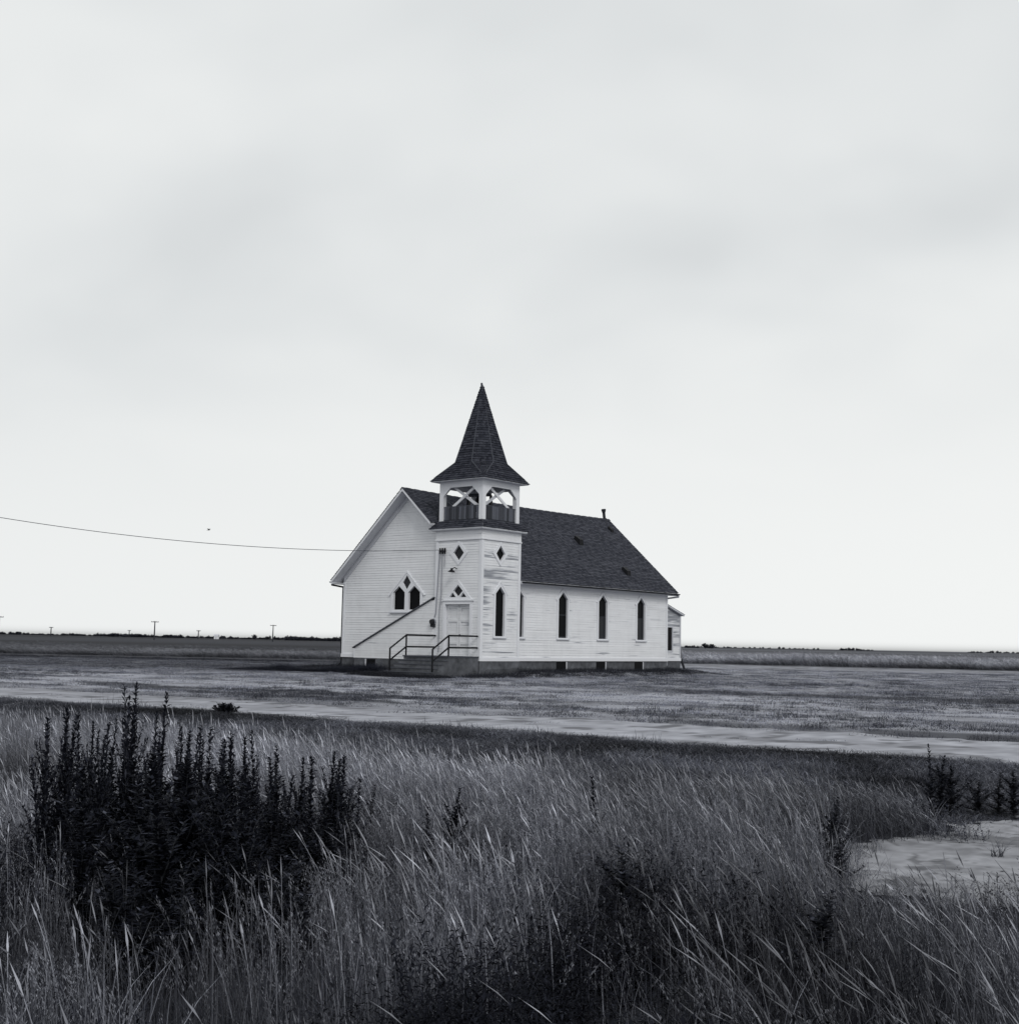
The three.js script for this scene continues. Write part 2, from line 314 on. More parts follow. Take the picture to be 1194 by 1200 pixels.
function frameGeo(outer, inner, depth, from, holes) {
  const sh = new THREE.Shape(outer.map(q => new THREE.Vector2(...q)));
  for (const h of holes || (inner ? [inner] : [])) sh.holes.push(new THREE.Path(h.map(q => new THREE.Vector2(...q))));
  const g = new THREE.ExtrudeGeometry(sh, { depth, bevelEnabled: false }); g.translate(0, 0, from); return g;
}
function spanAt(poly, y) { let lo = Infinity, hi = -Infinity; for (let i = 0; i < poly.length; i++) { const [x0, y0] = poly[i], [x1, y1] = poly[(i + 1) % poly.length]; if ((y0 - y) * (y1 - y) <= 0 && y0 !== y1) { const x = x0 + (x1 - x0) * (y - y0) / (y1 - y0); lo = Math.min(lo, x); hi = Math.max(hi, x); } } return lo < hi ? [lo, hi] : null; }
const EXPO = 0.105;
// one course after another; every board is a wedge, thick at its lower edge, cut round openings
function boards(plane, at, sg, lo, hi, y0, y1, openings, each, uvS, uvH, uvO = 0) {
  const f = wallPt[plane](at, sg), flip = (plane === 'b') === (sg > 0);
  const rnd = rng(Math.round(at * 1000) + (plane === 'a' ? 7 : 3) + Math.round(y0 * 100));
  for (let y = y0; y < y1 - 0.02; y += EXPO) {
    const yt = Math.min(y + EXPO, y1), ym = (y + yt) / 2;
    let segs = [[lo(y), lo(yt), hi(y), hi(yt)]];
    for (const o of openings) {
      const m = spanAt(o, ym); if (!m) continue;
      const bq = spanAt(o, y) || m, tq = spanAt(o, yt) || m, out = [];
      for (const [l0, l1, r0, r1] of segs) {
        if (bq[0] - l0 > 0.03 || tq[0] - l1 > 0.03) out.push([l0, l1, Math.min(bq[0], r0), Math.min(tq[0], r1)]);
        if (r0 - bq[1] > 0.03 || r1 - tq[1] > 0.03) out.push([Math.max(bq[1], l0), Math.max(tq[1], l1), r0, r1]);
      }
      segs = out;
    }
    for (const [l0, l1, r0, r1] of segs) {
      if (Math.max(r0 - l0, r1 - l1) < 0.03) continue;
      const j = (rnd() - 0.5) * 0.006, o0 = (rnd() - 0.5) * 0.004, o1 = -0.0125 + (rnd() - 0.5) * 0.003;
      const mb = new MB(), v = [[l0, y + j, o0], [r0, y + j, o0], [r0, y + j, -0.034], [l0, y + j, -0.034], [l1, yt + 0.012, o1], [r1, yt + 0.012, o1], [r1, yt + 0.012, -0.034], [l1, yt + 0.012, -0.034]];
      const uv = q => [(q[0] - uvO) / uvS, q[1] / uvH], W = q => f(...q);
      const Q = (a, b, c, d) => flip ? mb.quad(W(d), W(c), W(b), W(a), null, uv(d), uv(c), uv(b), uv(a)) : mb.quad(W(a), W(b), W(c), W(d), null, uv(a), uv(b), uv(c), uv(d));
      Q(v[0], v[1], v[5], v[4]); Q(v[3], v[2], v[1], v[0]); Q(v[4], v[5], v[6], v[7]); Q(v[1], v[2], v[6], v[5]); Q(v[3], v[0], v[4], v[7]); Q(v[2], v[3], v[7], v[6]);
      each(mb.geo());
    }
  }
}
const pointed = (c, w, y0, ys, ya) => [[c - w, y0], [c + w, y0], [c + w, ys], [c, ya], [c - w, ys]];
const grownPt = (c, w, y0, ys, ya, g) => pointed(c, w + g, y0 - g * 0.6, ys + g * 0.38, ya + g * 1.3);
const diamond = (c, y, w, h) => [[c - w, y], [c, y - h], [c + w, y], [c, y + h]];
const rect = (x0, x1, y0, y1) => [[x0, y0], [x1, y0], [x1, y1], [x0, y1]];

// sheathing behind the boards (solid body of nave and tower)
{
  const mb = new MB(), i = 0.17, aL = NAVE_L - i, aR = NAVE_R + i, bf = FRONT + i, bb = REAR - i, ye = 3.8, yr = 7.3;
  const f = [P(aL, 0.2, bf), P(aR, 0.2, bf), P(aR, ye, bf), P(AM, yr, bf), P(aL, ye, bf)], k = [P(aL, 0.2, bb), P(aR, 0.2, bb), P(aR, ye, bb), P(AM, yr, bb), P(aL, ye, bb)];
  for (let n = 0; n < 5; n++) { const m = (n + 1) % 5; mb.quad(f[m], f[n], k[n], k[m]); }
  mb.quad(f[0], f[1], f[2], f[4]); mb.tri(f[4], f[2], f[3]); mb.quad(k[1], k[0], k[4], k[2]); mb.tri(k[2], k[4], k[3]);
  mb.box(-(TW - i), -i, 0.1, 6.02, -(TW - i), -i);
  part('wall_sheathing', mb.geo(), M.core, church);
}
// openings
const SIDE_W = [2.72, 5.8, 8.8, 11.93].map(c => ({ c, w: 0.33, y0: 1.6, ys: 3.27, ya: 3.58 }));
const towerWin = { c: 1.19, w: 0.29, y0: 1.6, ys: 3.31, ya: 3.6 };
const gableOuter = [[3.27, 2.55], [5.11, 2.55], [5.11, 3.36], [4.19, 4.25], [3.27, 3.36]];
const doorOuter = rect(0.44, 1.99, 0.6, 2.985), triOuter = [[0.42, 3.0], [1.98, 3.0], [1.2, 3.82]];
const shrink = (poly, k) => { const c = poly.reduce((s, q) => [s[0] + q[0] / poly.length, s[1] + q[1] / poly.length], [0, 0]); return poly.map(q => [c[0] + (q[0] - c[0]) * k, c[1] + (q[1] - c[1]) * k]); };
const rakeY = a => YE + (YR - YE) * (AEL - AM - Math.abs(a - AM)) / (AEL - AM);       // roof top over a
const aAt = y => (AEL - AM) - (y - YE) * (AEL - AM) / (YR - YE);

{ // clapboards, each a piece
  const fw = grp('front_wall', church), sw = grp('side_wall', church), tf = grp('tower_front_wall', church), ts = grp('tower_side_wall', church);
  const add = (g, m) => geo => part('clapboard', geo, m, g);
  boards('b', FRONT, 1, y => Math.max(TW - 0.03, AM - aAt(y + 0.1)), y => Math.min(NAVE_L - 0.02, AM + aAt(y + 0.1)), Y0 + 0.14, 7.45, [shrink(gableOuter, 0.95)], add(fw, M.front), 8.2, 8);
  boards('a', NAVE_R, 1, () => TW - 0.02, () => REAR - 0.02, Y0 + 0.14, 3.9, SIDE_W.map(o => grownPt(o.c, o.w, o.y0, o.ys, o.ya, 0.07)), add(sw, M.side), 14.4, 4.2);
  boards('b', 0, 1, () => 0.02, () => TW - 0.02, Y0 + 0.14, 5.5, [shrink(doorOuter, 0.97), shrink(triOuter, 0.95), diamond(1.22, 4.92, 0.44, 0.42)], add(tf, M.towerFront), 2.6, 8);
  boards('a', 0, 1, () => 0.02, () => TW - 0.02, Y0 + 0.14, 5.5, [grownPt(towerWin.c, towerWin.w, towerWin.y0, towerWin.ys, towerWin.ya, 0.07), diamond(1.18, 4.92, 0.4, 0.42)], add(ts, M.towerSide), 2.6, 8);
  // faces turned away: joined
  const rest = []; const col = g => rest.push(g);
  boards('a', NAVE_L, -1, () => FRONT + 0.02, () => REAR - 0.02, Y0 + 0.14, 3.9, [], col, 14.4, 4.2);
  boards('b', REAR, -1, y => Math.max(NAVE_R + 0.02, AM - aAt(y + 0.1)), y => Math.min(NAVE_L - 0.02, AM + aAt(y + 0.1)), Y0 + 0.14, 7.45, [], col, 8.2, 8);
  boards('a', TW, -1, () => 0.02, () => TW - 0.02, 4.6, 5.5, [], col, 2.6, 8);
  boards('b', TW, -1, () => 0.02, () => TW - 0.02, Y0 + 0.14, 5.5, [], col, 2.6, 8);
  tag(part('rear_clapboards', mergeGeometries(rest), M.plain, church), 'clapboards on the far sides', null, null, 'stuff');
}
function box(name, parent, m, a0, a1, y0, y1, b0, b1) { const mb = new MB(); mb.box(-a1, -a0, y0, y1, -b1, -b0); const g = mb.geo(); metreUV(g, 1 / 6); return part(name, g, m, parent); }
// corner boards and water table
for (const [a0, a1, b0, b1, y0, y1] of [
  [-0.018, 0.13, -0.018, 0.13, Y0 + 0.14, 5.5], [TW - 0.13, TW + 0.018, -0.0175, 0.13, Y0 + 0.14, 5.5], [-0.0175, 0.13, TW - 0.12, TW + 0.018, Y0 + 0.14, 5.5],
  [NAVE_L - 0.11, NAVE_L + 0.018, FRONT - 0.018, FRONT + 0.12, Y0 + 0.14, 3.85], [NAVE_R - 0.018, NAVE_R + 0.11, REAR - 0.12, REAR + 0.018, Y0 + 0.14, 3.85], [NAVE_L - 0.11, NAVE_L + 0.018, REAR - 0.12, REAR + 0.018, Y0 + 0.14, 3.85]])
  box('corner_board', church, M.trim, a0, a1, y0, y1, b0, b1);
for (const [a0, a1, b0, b1] of [[-0.035, TW + 0.03, -0.035, 0.1], [-0.035, 0.1, 0.101, TW + 0.03], [TW + 0.031, NAVE_L + 0.035, FRONT - 0.035, FRONT + 0.09], [NAVE_R - 0.035, NAVE_R + 0.09, TW + 0.031, REAR + 0.035], [NAVE_R + 0.1, NAVE_L + 0.03, REAR - 0.08, REAR + 0.034], [NAVE_L - 0.08, NAVE_L + 0.034, FRONT + 0.1, REAR - 0.09]])
  box('base_board', church, M.trim, a0, a1, Y0, Y0 + 0.145, b0, b1);
// foundation
{
  const f = grp('foundation', church);
  box('foundation_wall', f, M.concrete, NAVE_R + 0.02, NAVE_L - 0.02, -0.3, Y0 - 0.003, FRONT + 0.02, REAR - 0.02);
  box('foundation_wall', f, M.concrete, 0.0, TW, -0.3, Y0 - 0.004, 0.0, TW);
}
function basementWindow(plane, at, s0, s1, y0, y1) {
  const g = grp('basement_window', church);
  part('frame', mapGeo(frameGeo(rect(s0 - 0.03, s1 + 0.03, y0 - 0.04, y1), rect(s0, s1, y0, y1 - 0.03), 0.03, -0.02), plane, at), M.jamb, g);
  part('jamb', mapGeo(frameGeo(rect(s1 + 0.031, s1 + 0.1, y0 - 0.04, y1), null, 0.045, -0.02), plane, at), M.trimOld, g);
  part('pane', mapGeo(frameGeo(rect(s0 - 0.02, s1 + 0.02, y0 - 0.02, y1 - 0.01), null, 0.01, 0.004), plane, at), M.pane, g);
}
for (const [s0, s1] of [[5.42, 6.05], [8.38, 9.02], [11.46, 12.09]]) basementWindow('a', NAVE_R + 0.02, s0, s1, 0.16, 0.585);

// ---------- windows
function pointedWindow(name, plane, at, o, sashMat, paneMat, split) {
  const g = grp(name, church), { c, w, y0, ys, ya } = o, put = geo => mapGeo(geo, plane, at);
  part('casing', put(frameGeo(grownPt(c, w, y0, ys, ya, 0.115), pointed(c, w, y0, ys, ya), 0.135, -0.11)), M.trim, g);
  const hood = [[c - w - 0.19, ys - 0.03], [c - w - 0.135, ys - 0.06], [c, ya + 0.165], [c + w + 0.135, ys - 0.06], [c + w + 0.19, ys - 0.03], [c, ya + 0.225]];
  part('hood_moulding', put(frameGeo(hood, null, 0.05, -0.01)), M.trim, g);
  const sl = put(frameGeo(rect(c - w - 0.13, c + w + 0.13, y0 - 0.09, y0 - 0.055), null, 0.1, -0.04)); part('sill', sl, M.trimOld, g);
  const yM = mix(y0, ya, 0.5);
  if (split) {
    part('sash', put(frameGeo(pointed(c, w, y0, ys, ya), null, 0.025, -0.095, [rect(c - w + 0.05, c + w - 0.05, y0 + 0.06, yM - 0.025), pointed(c, w - 0.05, yM + 0.025, ys - 0.02, ya - 0.06)])), sashMat, g);
    part('pane', put(frameGeo(rect(c - w + 0.04, c + w - 0.04, y0 + 0.05, yM - 0.01), null, 0.004, -0.088)), paneMat[0], g);
    part('pane', put(frameGeo(pointed(c, w - 0.04, yM + 0.01, ys - 0.015, ya - 0.05), null, 0.004, -0.088)), paneMat[1], g);
  } else part('pane', put(frameGeo(pointed(c, w + 0.01, y0 - 0.01, ys, ya + 0.01), null, 0.004, -0.088)), paneMat[0], g);
}
pointedWindow('tower_window', 'a', 0, towerWin, M.sash, [M.pane], false);
SIDE_W.forEach((o, i) => pointedWindow('side_window', 'a', NAVE_R, o, M.sash, i < 2 ? [M.pane, M.pane] : [M.paneGrey, M.pane], true));
{ // twin pointed window in the gable with a small diamond light between the heads
  const g = grp('gable_window', church), put = geo => mapGeo(geo, 'b', FRONT);
  const l = pointed(4.63, 0.335, 2.62, 3.37, 3.64), r = pointed(3.75, 0.335, 2.62, 3.37, 3.64), d = diamond(4.19, 3.78, 0.23, 0.31);
  part('casing', put(frameGeo(gableOuter, null, 0.14, -0.11, [l, r, d])), M.trim, g);
  for (const q of [l, r]) part('pane', put(frameGeo(shrink(q, 1.02), null, 0.004, -0.085)), M.pane, g);
  part('pane', put(frameGeo(shrink(d, 1.03), null, 0.004, -0.02)), M.paneGrey, g);
  for (const s of [1, -1]) part('hood_moulding', put(frameGeo([[4.19, 4.27], [4.19 + s * 1.06, 3.25], [4.19 + s * 1.0, 3.22], [4.19, 4.19]], null, 0.06, -0.01)), M.trim, g);
  part('sill', put(frameGeo(rect(3.22, 5.16, 2.50, 2.55), null, 0.11, -0.04)), M.trimOld, g);
}
for (const [plane, c, kw] of [['b', 1.22, 0.29], ['a', 1.16, 0.28]]) {
  const g = grp('diamond_window', church), put = geo => mapGeo(geo, plane, 0);
  part('casing', put(frameGeo(diamond(c, 4.92, kw + 0.19, 0.5), diamond(c, 4.92, kw, 0.335), 0.12, -0.095)), M.trim, g);
  part('pane', put(frameGeo(diamond(c, 4.92, kw + 0.02, 0.355), null, 0.004, -0.07)), plane === 'b' ? M.paneGrey : M.pane, g);
}
{ // triangular transom over the doors
  const g = grp('transom_window', church), put = geo => mapGeo(geo, 'b', 0);
  const d = diamond(1.2, 3.385, 0.26, 0.25), l = [[1.31, 3.135], [1.66, 3.135], [1.485, 3.33]], r = [[0.74, 3.135], [1.09, 3.135], [0.915, 3.33]];
  part('casing', put(frameGeo(triOuter, null, 0.12, -0.09, [d, l, r])), M.trim, g);
  for (const q of [d, l, r]) part('pane', put(frameGeo(shrink(q, 1.04), null, 0.004, -0.07)), M.paneGrey, g);
  part('sill', put(frameGeo(rect(0.36, 2.04, 2.985, 3.03), null, 0.1, -0.03)), M.trim, g);
}
{ // double door
  const g = grp('double_door', church), put = geo => mapGeo(geo, 'b', 0);
  const doorTex = paintTexture(2, 3, 256, 384, (s, y) => 0.04 + 0.17 * blobD(s, y, 1.2, 0.75, 1, 0.4) + 0.1 * blobD(s, y, 0.7, 2.0, 0.3, 0.4) + 0.1 * blobD(s, y, 1.6, 1.8, 0.3, 0.1), 0.68, 57);
  const dm = mat(0, 0.65, { map: doorTex });
  const fit = geo => { geo = put(geo); const uv = geo.attributes.uv; for (let i = 0; i < uv.count; i++) uv.setXY(i, -uv.getX(i) * 3, uv.getY(i) * 2); return geo; };
  part('door_frame', put(frameGeo([[0.44, 0.6], [0.555, 0.6], [0.555, 2.85], [1.875, 2.85], [1.875, 0.6], [1.99, 0.6], [1.99, 2.985], [0.44, 2.985]], null, 0.195, -0.16)), M.trim, g);
  for (const [s0, s1] of [[0.56, 1.207], [1.223, 1.87]]) {
    const holes = [rect(s0 + 0.09, s1 - 0.09, 0.85, 1.25), rect(s0 + 0.09, s1 - 0.09, 1.35, 1.6), rect(s0 + 0.09, s1 - 0.09, 1.7, 2.15), rect(s0 + 0.09, s1 - 0.09, 2.25, 2.7)];
    part('door_leaf', fit(frameGeo(rect(s0, s1, 0.66, 2.84), null, 0.045, -0.15, holes)), dm, g);
    for (const h of holes) part('door_panel', fit(frameGeo(shrink(h, 1.03), null, 0.008, -0.148)), dm, g);
  }
  const k = new THREE.SphereGeometry(0.035, 10, 8); k.translate(1.15, 1.62, -0.08); part('door_knob', mapGeo(k, 'b', 0), M.darkMetal, g);
}

// ---------- shingles: fills a planar quad (bottom-left, bottom-right, top-right, top-left) with courses of small wedges
function shingles(out, bl, br, tr, tl, expo, wide, thick, shade, rnd, warp) {
  const V = q => new THREE.Vector3(...q), BL = V(bl), BR = V(br), TR = V(tr), TL = V(tl);
  const nrm = BR.clone().sub(BL).cross(TL.clone().sub(BL)).normalize();
  const slope = TL.clone().add(TR).sub(BL).sub(BR).multiplyScalar(0.5).length(), rows = Math.max(1, Math.round(slope / expo));
  for (let r = 0; r < rows; r++) {
    const v0 = (r - 0.04) / rows, v1 = Math.min(1, (r + 1.25) / rows);
    const L0 = BL.clone().lerp(TL, v0), R0 = BR.clone().lerp(TR, v0), L1 = BL.clone().lerp(TL, v1), R1 = BR.clone().lerp(TR, v1);
    const len = L0.distanceTo(R0), n = Math.max(1, Math.round(len / wide)), ph = rnd() * 0.9, rowTone = 1 + (rnd() - 0.5) * 0.3;
    let u = 0; const cuts = [0]; while (u < 1) { u += (0.65 + 0.7 * rnd()) / n; cuts.push(Math.min(1, u)); }
    for (let k = 0; k + 1 < cuts.length; k++) {
      const a = cuts[k] + 0.002 / len, b = cuts[k + 1] - 0.002 / len; if (b - a < 0.01 / len) continue;
      const q0 = L0.clone().lerp(R0, a), q1 = L0.clone().lerp(R0, b), q2 = L1.clone().lerp(R1, b), q3 = L1.clone().lerp(R1, a);
      const drop = (rnd() - 0.5) * 0.018, dv = L1.clone().sub(L0).normalize();
      q0.addScaledVector(dv, drop); q1.addScaledVector(dv, drop);
      const th = thick * (0.75 + 0.6 * rnd());
      const s = shade * rowTone * (0.6 + 0.8 * rnd()), col = tint(s, 1.2);
      const t0 = q0.clone().addScaledVector(nrm, th + 0.006), t1 = q1.clone().addScaledVector(nrm, th + 0.006), t2 = q2.clone().addScaledVector(nrm, 0.004), t3 = q3.clone().addScaledVector(nrm, 0.004);
      const A = [q0, q1, t0, t1, t2, t3].map(z => { const w = z.toArray(); return warp ? warp(w) : w; });
      out.quad(A[2], A[3], A[4], A[5], col); out.quad(A[0], A[1], A[3], A[2], col); out.tri(A[0], A[2], A[5], col); out.tri(A[3], A[1], A[4], col);
    }
  }
}
const sag = w => { const b = -w[2], a = -w[0], k = Math.max(0, 1 - Math.abs(a - AM) / 4.2); w[1] -= 0.075 * k * Math.max(0, Math.sin(Math.PI * (b + 0.37) / 15.1)); return w; };
{ // nave roof
  const roof = grp('roof', church), rnd = rng(71);
  // deck: two slabs in slices so that they follow the slight sag of the ridge
  for (const s of [1, -1]) {
    const mb = new MB(), cuts = [BF, 1.0, TW + 0.02]; for (let i = 1; i <= 12; i++) cuts.push(mix(TW + 0.02, BB, i / 12)); const aE = AM + s * (AEL - AM);
    for (let i = 0; i + 1 < cuts.length; i++) {
      const b0 = cuts[i], b1 = cuts[i + 1], th = 0.1;
      const q = [[aE, YE - 0.02 - th, b0], [AM, YR - 0.02 - th, b0], [AM, YR - 0.02 - th, b1], [aE, YE - 0.02 - th, b1], [aE, YE - 0.02, b0], [AM, YR - 0.02, b0], [AM, YR - 0.02, b1], [aE, YE - 0.02, b1]].map(([a, y, b]) => sag(P(a, y, b)));
      if (s < 0 && b1 < TW + 0.1) { // the tower stands in this corner: stop the slab at its flank
        const cut = 2.5, yc = rakeY(cut); q[0] = sag(P(cut, yc - 0.12, b0)); q[3] = sag(P(cut, yc - 0.12, b1)); q[4] = sag(P(cut, yc - 0.02, b0)); q[7] = sag(P(cut, yc - 0.02, b1));
      }
      mb.hexa(s > 0 ? [q[3], q[2], q[1], q[0], q[7], q[6], q[5], q[4]].reverse().slice(4).concat([q[3], q[2], q[1], q[0], q[7], q[6], q[5], q[4]].reverse().slice(0, 4)) : q);
    }
    part('roof_deck', mb.geo(), M.soffit, roof);
  }
  const R = new MB();
  shingles(R, P(2.47, rakeY(2.47), BF - 0.02), P(2.47, rakeY(2.47), TW + 0.01), P(AM, YR, TW + 0.01), P(AM, YR, BF - 0.02), 0.12, 0.13, 0.02, 0.05, rnd, sag);
  shingles(R, P(AER - 0.03, YE - 0.03, TW + 0.02), P(AER - 0.03, YE - 0.03, BB + 0.02), P(AM, YR, BB + 0.02), P(AM, YR, TW + 0.02), 0.12, 0.13, 0.02, 0.05, rnd, sag);
  tag(part('shingles', R.geo(), M.shingle, roof), 'weathered dark shingles of the slope above the pointed windows', null, null, 'stuff');
  const L = new MB();
  shingles(L, P(AEL + 0.03, YE - 0.03, BB + 0.02), P(AEL + 0.03, YE - 0.03, BF - 0.02), P(AM, YR, BF - 0.02), P(AM, YR, BB + 0.02), 0.13, 0.2, 0.02, 0.044, rnd, sag);
  tag(part('shingles', L.geo(), M.shingle, roof), 'dark shingles of the far slope', null, null, 'stuff');
  { // ridge cap
    const mb = new MB(), N = 60;
    for (let i = 0; i < N; i++) { const b0 = mix(BF - 0.03, BB + 0.03, i / N), b1 = mix(BF - 0.03, BB + 0.03, (i + 1.15) / N), l = 0.004 + 0.01 * (i % 2), c = tint(0.042 * (0.7 + 0.6 * rnd()), 1.2);
      const p = (a, y, b) => sag(P(a, y, b)); mb.quad(p(AM - 0.12, YR - 0.085 + l, b0), p(AM - 0.12, YR - 0.085 + l, b1), p(AM, YR + 0.028 + l, b1), p(AM, YR + 0.028 + l, b0), c); mb.quad(p(AM + 0.12, YR - 0.085 + l, b1), p(AM + 0.12, YR - 0.085 + l, b0), p(AM, YR + 0.028 + l, b0), p(AM, YR + 0.028 + l, b1), c); }
    tag(part('ridge_cap', mb.geo(), M.shingle, roof), 'row of ridge shingles', null, null, 'stuff');
  }
  // rake boards on both gables, frieze under the soffit
  const slopeBar = (name, m, aHi, aLo, drop0, drop1, b0, b1) => {
    const mb = new MB(), y = (a, d) => rakeY(a) - d;
    mb.hexa([P(aHi, y(aHi, drop1), b0), P(aLo, y(aLo, drop1), b0), P(aLo, y(aLo, drop1), b1), P(aHi, y(aHi, drop1), b1), P(aHi, y(aHi, drop0), b0), P(aLo, y(aLo, drop0), b0), P(aLo, y(aLo, drop0), b1), P(aHi, y(aHi, drop0), b1)]);
    const g = mb.geo(); metreUV(g, 1 / 6); part(name, g, m, roof);
  };
  slopeBar('rake_board', M.trim, AM, AEL - 0.002, 0.02, 0.13, BF - 0.004, BF + 0.03);
  slopeBar('rake_board', M.trim, AM, 2.5, 0.02, 0.13, BF - 0.004, BF + 0.03);
  slopeBar('rake_board', M.trim, AM, AEL - 0.002, 0.03, 0.22, BB - 0.03, BB + 0.004);
  slopeBar('rake_board', M.trim, AM, AER + 0.002, 0.03, 0.22, BB - 0.03, BB + 0.004);
  slopeBar('frieze_board', M.trimOld, AM, NAVE_L, 0.13, 0.36, FRONT - 0.022, FRONT + 0.02);
  slopeBar('frieze_board', M.trimOld, AM, 2.47, 0.13, 0.36, FRONT - 0.022, FRONT + 0.02);
  // eaves
  const eb = (name, m, a0, a1, y0, y1, b0, b1) => box(name, roof, m, a0, a1, y0, y1, b0, b1);
  eb('fascia', M.trimOld, AER - 0.012, AER + 0.015, YE - 0.19, YE - 0.05, TW + 0.05, BB);
  eb('fascia', M.trim, AEL - 0.015, AEL + 0.012, YE - 0.19, YE - 0.05, BF, BB);
  eb('soffit', M.soffit, AER + 0.016, NAVE_R + 0.02, YE - 0.17, YE - 0.15, TW + 0.05, BB - 0.032);
  eb('soffit', M.soffit, NAVE_L - 0.02, AEL - 0.016, YE - 0.17, YE - 0.15, BF + 0.032, BB - 0.032);
  eb('frieze_board', M.trim, NAVE_R - 0.022, NAVE_R + 0.02, 3.66, YE - 0.17, TW + 0.04, REAR);
  for (const [s, aE, b0] of [[-1, AER - 0.012, TW + 0.1], [1, AEL + 0.012, BF]]) { // half-round gutters
    const pts = [], N = 8; for (let i = 0; i <= N; i++) { const t = Math.PI * i / N; pts.push([Math.cos(t) * 0.06, -Math.sin(t) * 0.06]); }
    const mb = new MB(), c = aE + s * 0.062, y = YE - 0.075;
    for (let i = 0; i < N; i++) for (const sc of [1, 0.9]) mb.quad(P(c + pts[i][0] * sc, y + pts[i][1] * sc, b0), P(c + pts[i + 1][0] * sc, y + pts[i + 1][1] * sc, b0), P(c + pts[i + 1][0] * sc, y + pts[i + 1][1] * sc, BB + 0.02), P(c + pts[i][0] * sc, y + pts[i][1] * sc, BB + 0.02));
    for (const b of [b0, BB + 0.02]) for (let i = 0; i < N; i++) mb.tri(P(c, y, b), P(c + pts[i][0], y + pts[i][1], b), P(c + pts[i + 1][0], y + pts[i + 1][1], b));
    part('gutter', mb.geo(), s < 0 ? M.darkMetal : M.galv, roof);
  }
  // roof vents
  for (const [a, b, k] of [[2.41, 9.82, 1.15], [0.86, 11.53, 1.15], [3.41, 13.9, 0.8]]) {
    const mb = new MB(), y = rakeY(a) - 0.05, w = 0.15 * k, h = 0.19 * k;
    mb.hexa([P(a + w, y + 0.15, b - w), P(a - w, y - 0.14, b - w), P(a - w, y - 0.14, b + w), P(a + w, y + 0.15, b + w), P(a + w * 0.8, y + 0.14 + h, b - w * 0.8), P(a - w * 0.9, y + h * 0.7, b - w * 0.8), P(a - w * 0.9, y + h * 0.7, b + w * 0.8), P(a + w * 0.8, y + 0.14 + h, b + w * 0.8)]);
    part('roof_vent', mb.geo(), M.iron, roof);
  }
}
{ // stove pipe at the ridge end
  const g = grp('stove_pipe', church), y = YR;
  let mb = new MB(); mb.bar(P(AM, y - 0.2, 14.42), P(AM + 0.03, y + 0.38, 14.36), 0.075, 12); part('pipe', mb.geo(), M.darkMetal, g);
  mb = new MB(); mb.bar(P(AM + 0.03, y + 0.34, 14.36), P(AM + 0.035, y + 0.47, 14.355), 0.085, 12, null, 0.12); mb.bar(P(AM + 0.035, y + 0.47, 14.355), P(AM + 0.037, y + 0.52, 14.35), 0.12, 12, null, 0.1); part('pipe_cap', mb.geo(), M.darkMetal, g);
  mb = new MB(); mb.bar(P(AM, y - 0.1, 14.42), P(AM, y + 0.06, 14.42), 0.15, 12, null, 0.08); part('pipe_flashing', mb.geo(), M.darkMetal, g);
}
function pipe(name, parent, m, pts, r) {
  const c = new THREE.CurvePath(); const v = pts.map(q => new THREE.Vector3(...P(...q)));
  for (let i = 0; i + 1 < v.length; i++) c.add(new THREE.LineCurve3(v[i], v[i + 1]));
  const mb = new MB(); for (let i = 0; i + 1 < pts.length; i++) mb.bar(v[i].toArray(), v[i + 1].toArray(), r, 8);
  const gs = [mb.geo()]; for (let i = 1; i + 1 < v.length; i++) { const s = new THREE.SphereGeometry(r * 1.02, 8, 6).toNonIndexed(); s.translate(v[i].x, v[i].y, v[i].z); gs.push(s); }
  return part(name, mergeGeometries(gs), m, parent);
}
pipe('downspout', church, M.darkMetal, [[AEL + 0.07, YE - 0.12, BF + 0.12], [AEL + 0.07, YE - 0.22, BF + 0.12], [NAVE_L + 0.07, YE - 0.30, FRONT + 0.02], [NAVE_L + 0.07, 0.35, FRONT + 0.02], [NAVE_L + 0.25, 0.2, FRONT - 0.05]], 0.04);
pipe('downspout', church, M.galv, [[AER - 0.07, YE - 0.12, BB - 0.06], [AER - 0.07, YE - 0.22, BB - 0.06], [NAVE_R + 0.06, YE - 0.3, REAR + 0.06], [NAVE_R + 0.06, 0.4, REAR + 0.06]], 0.04);

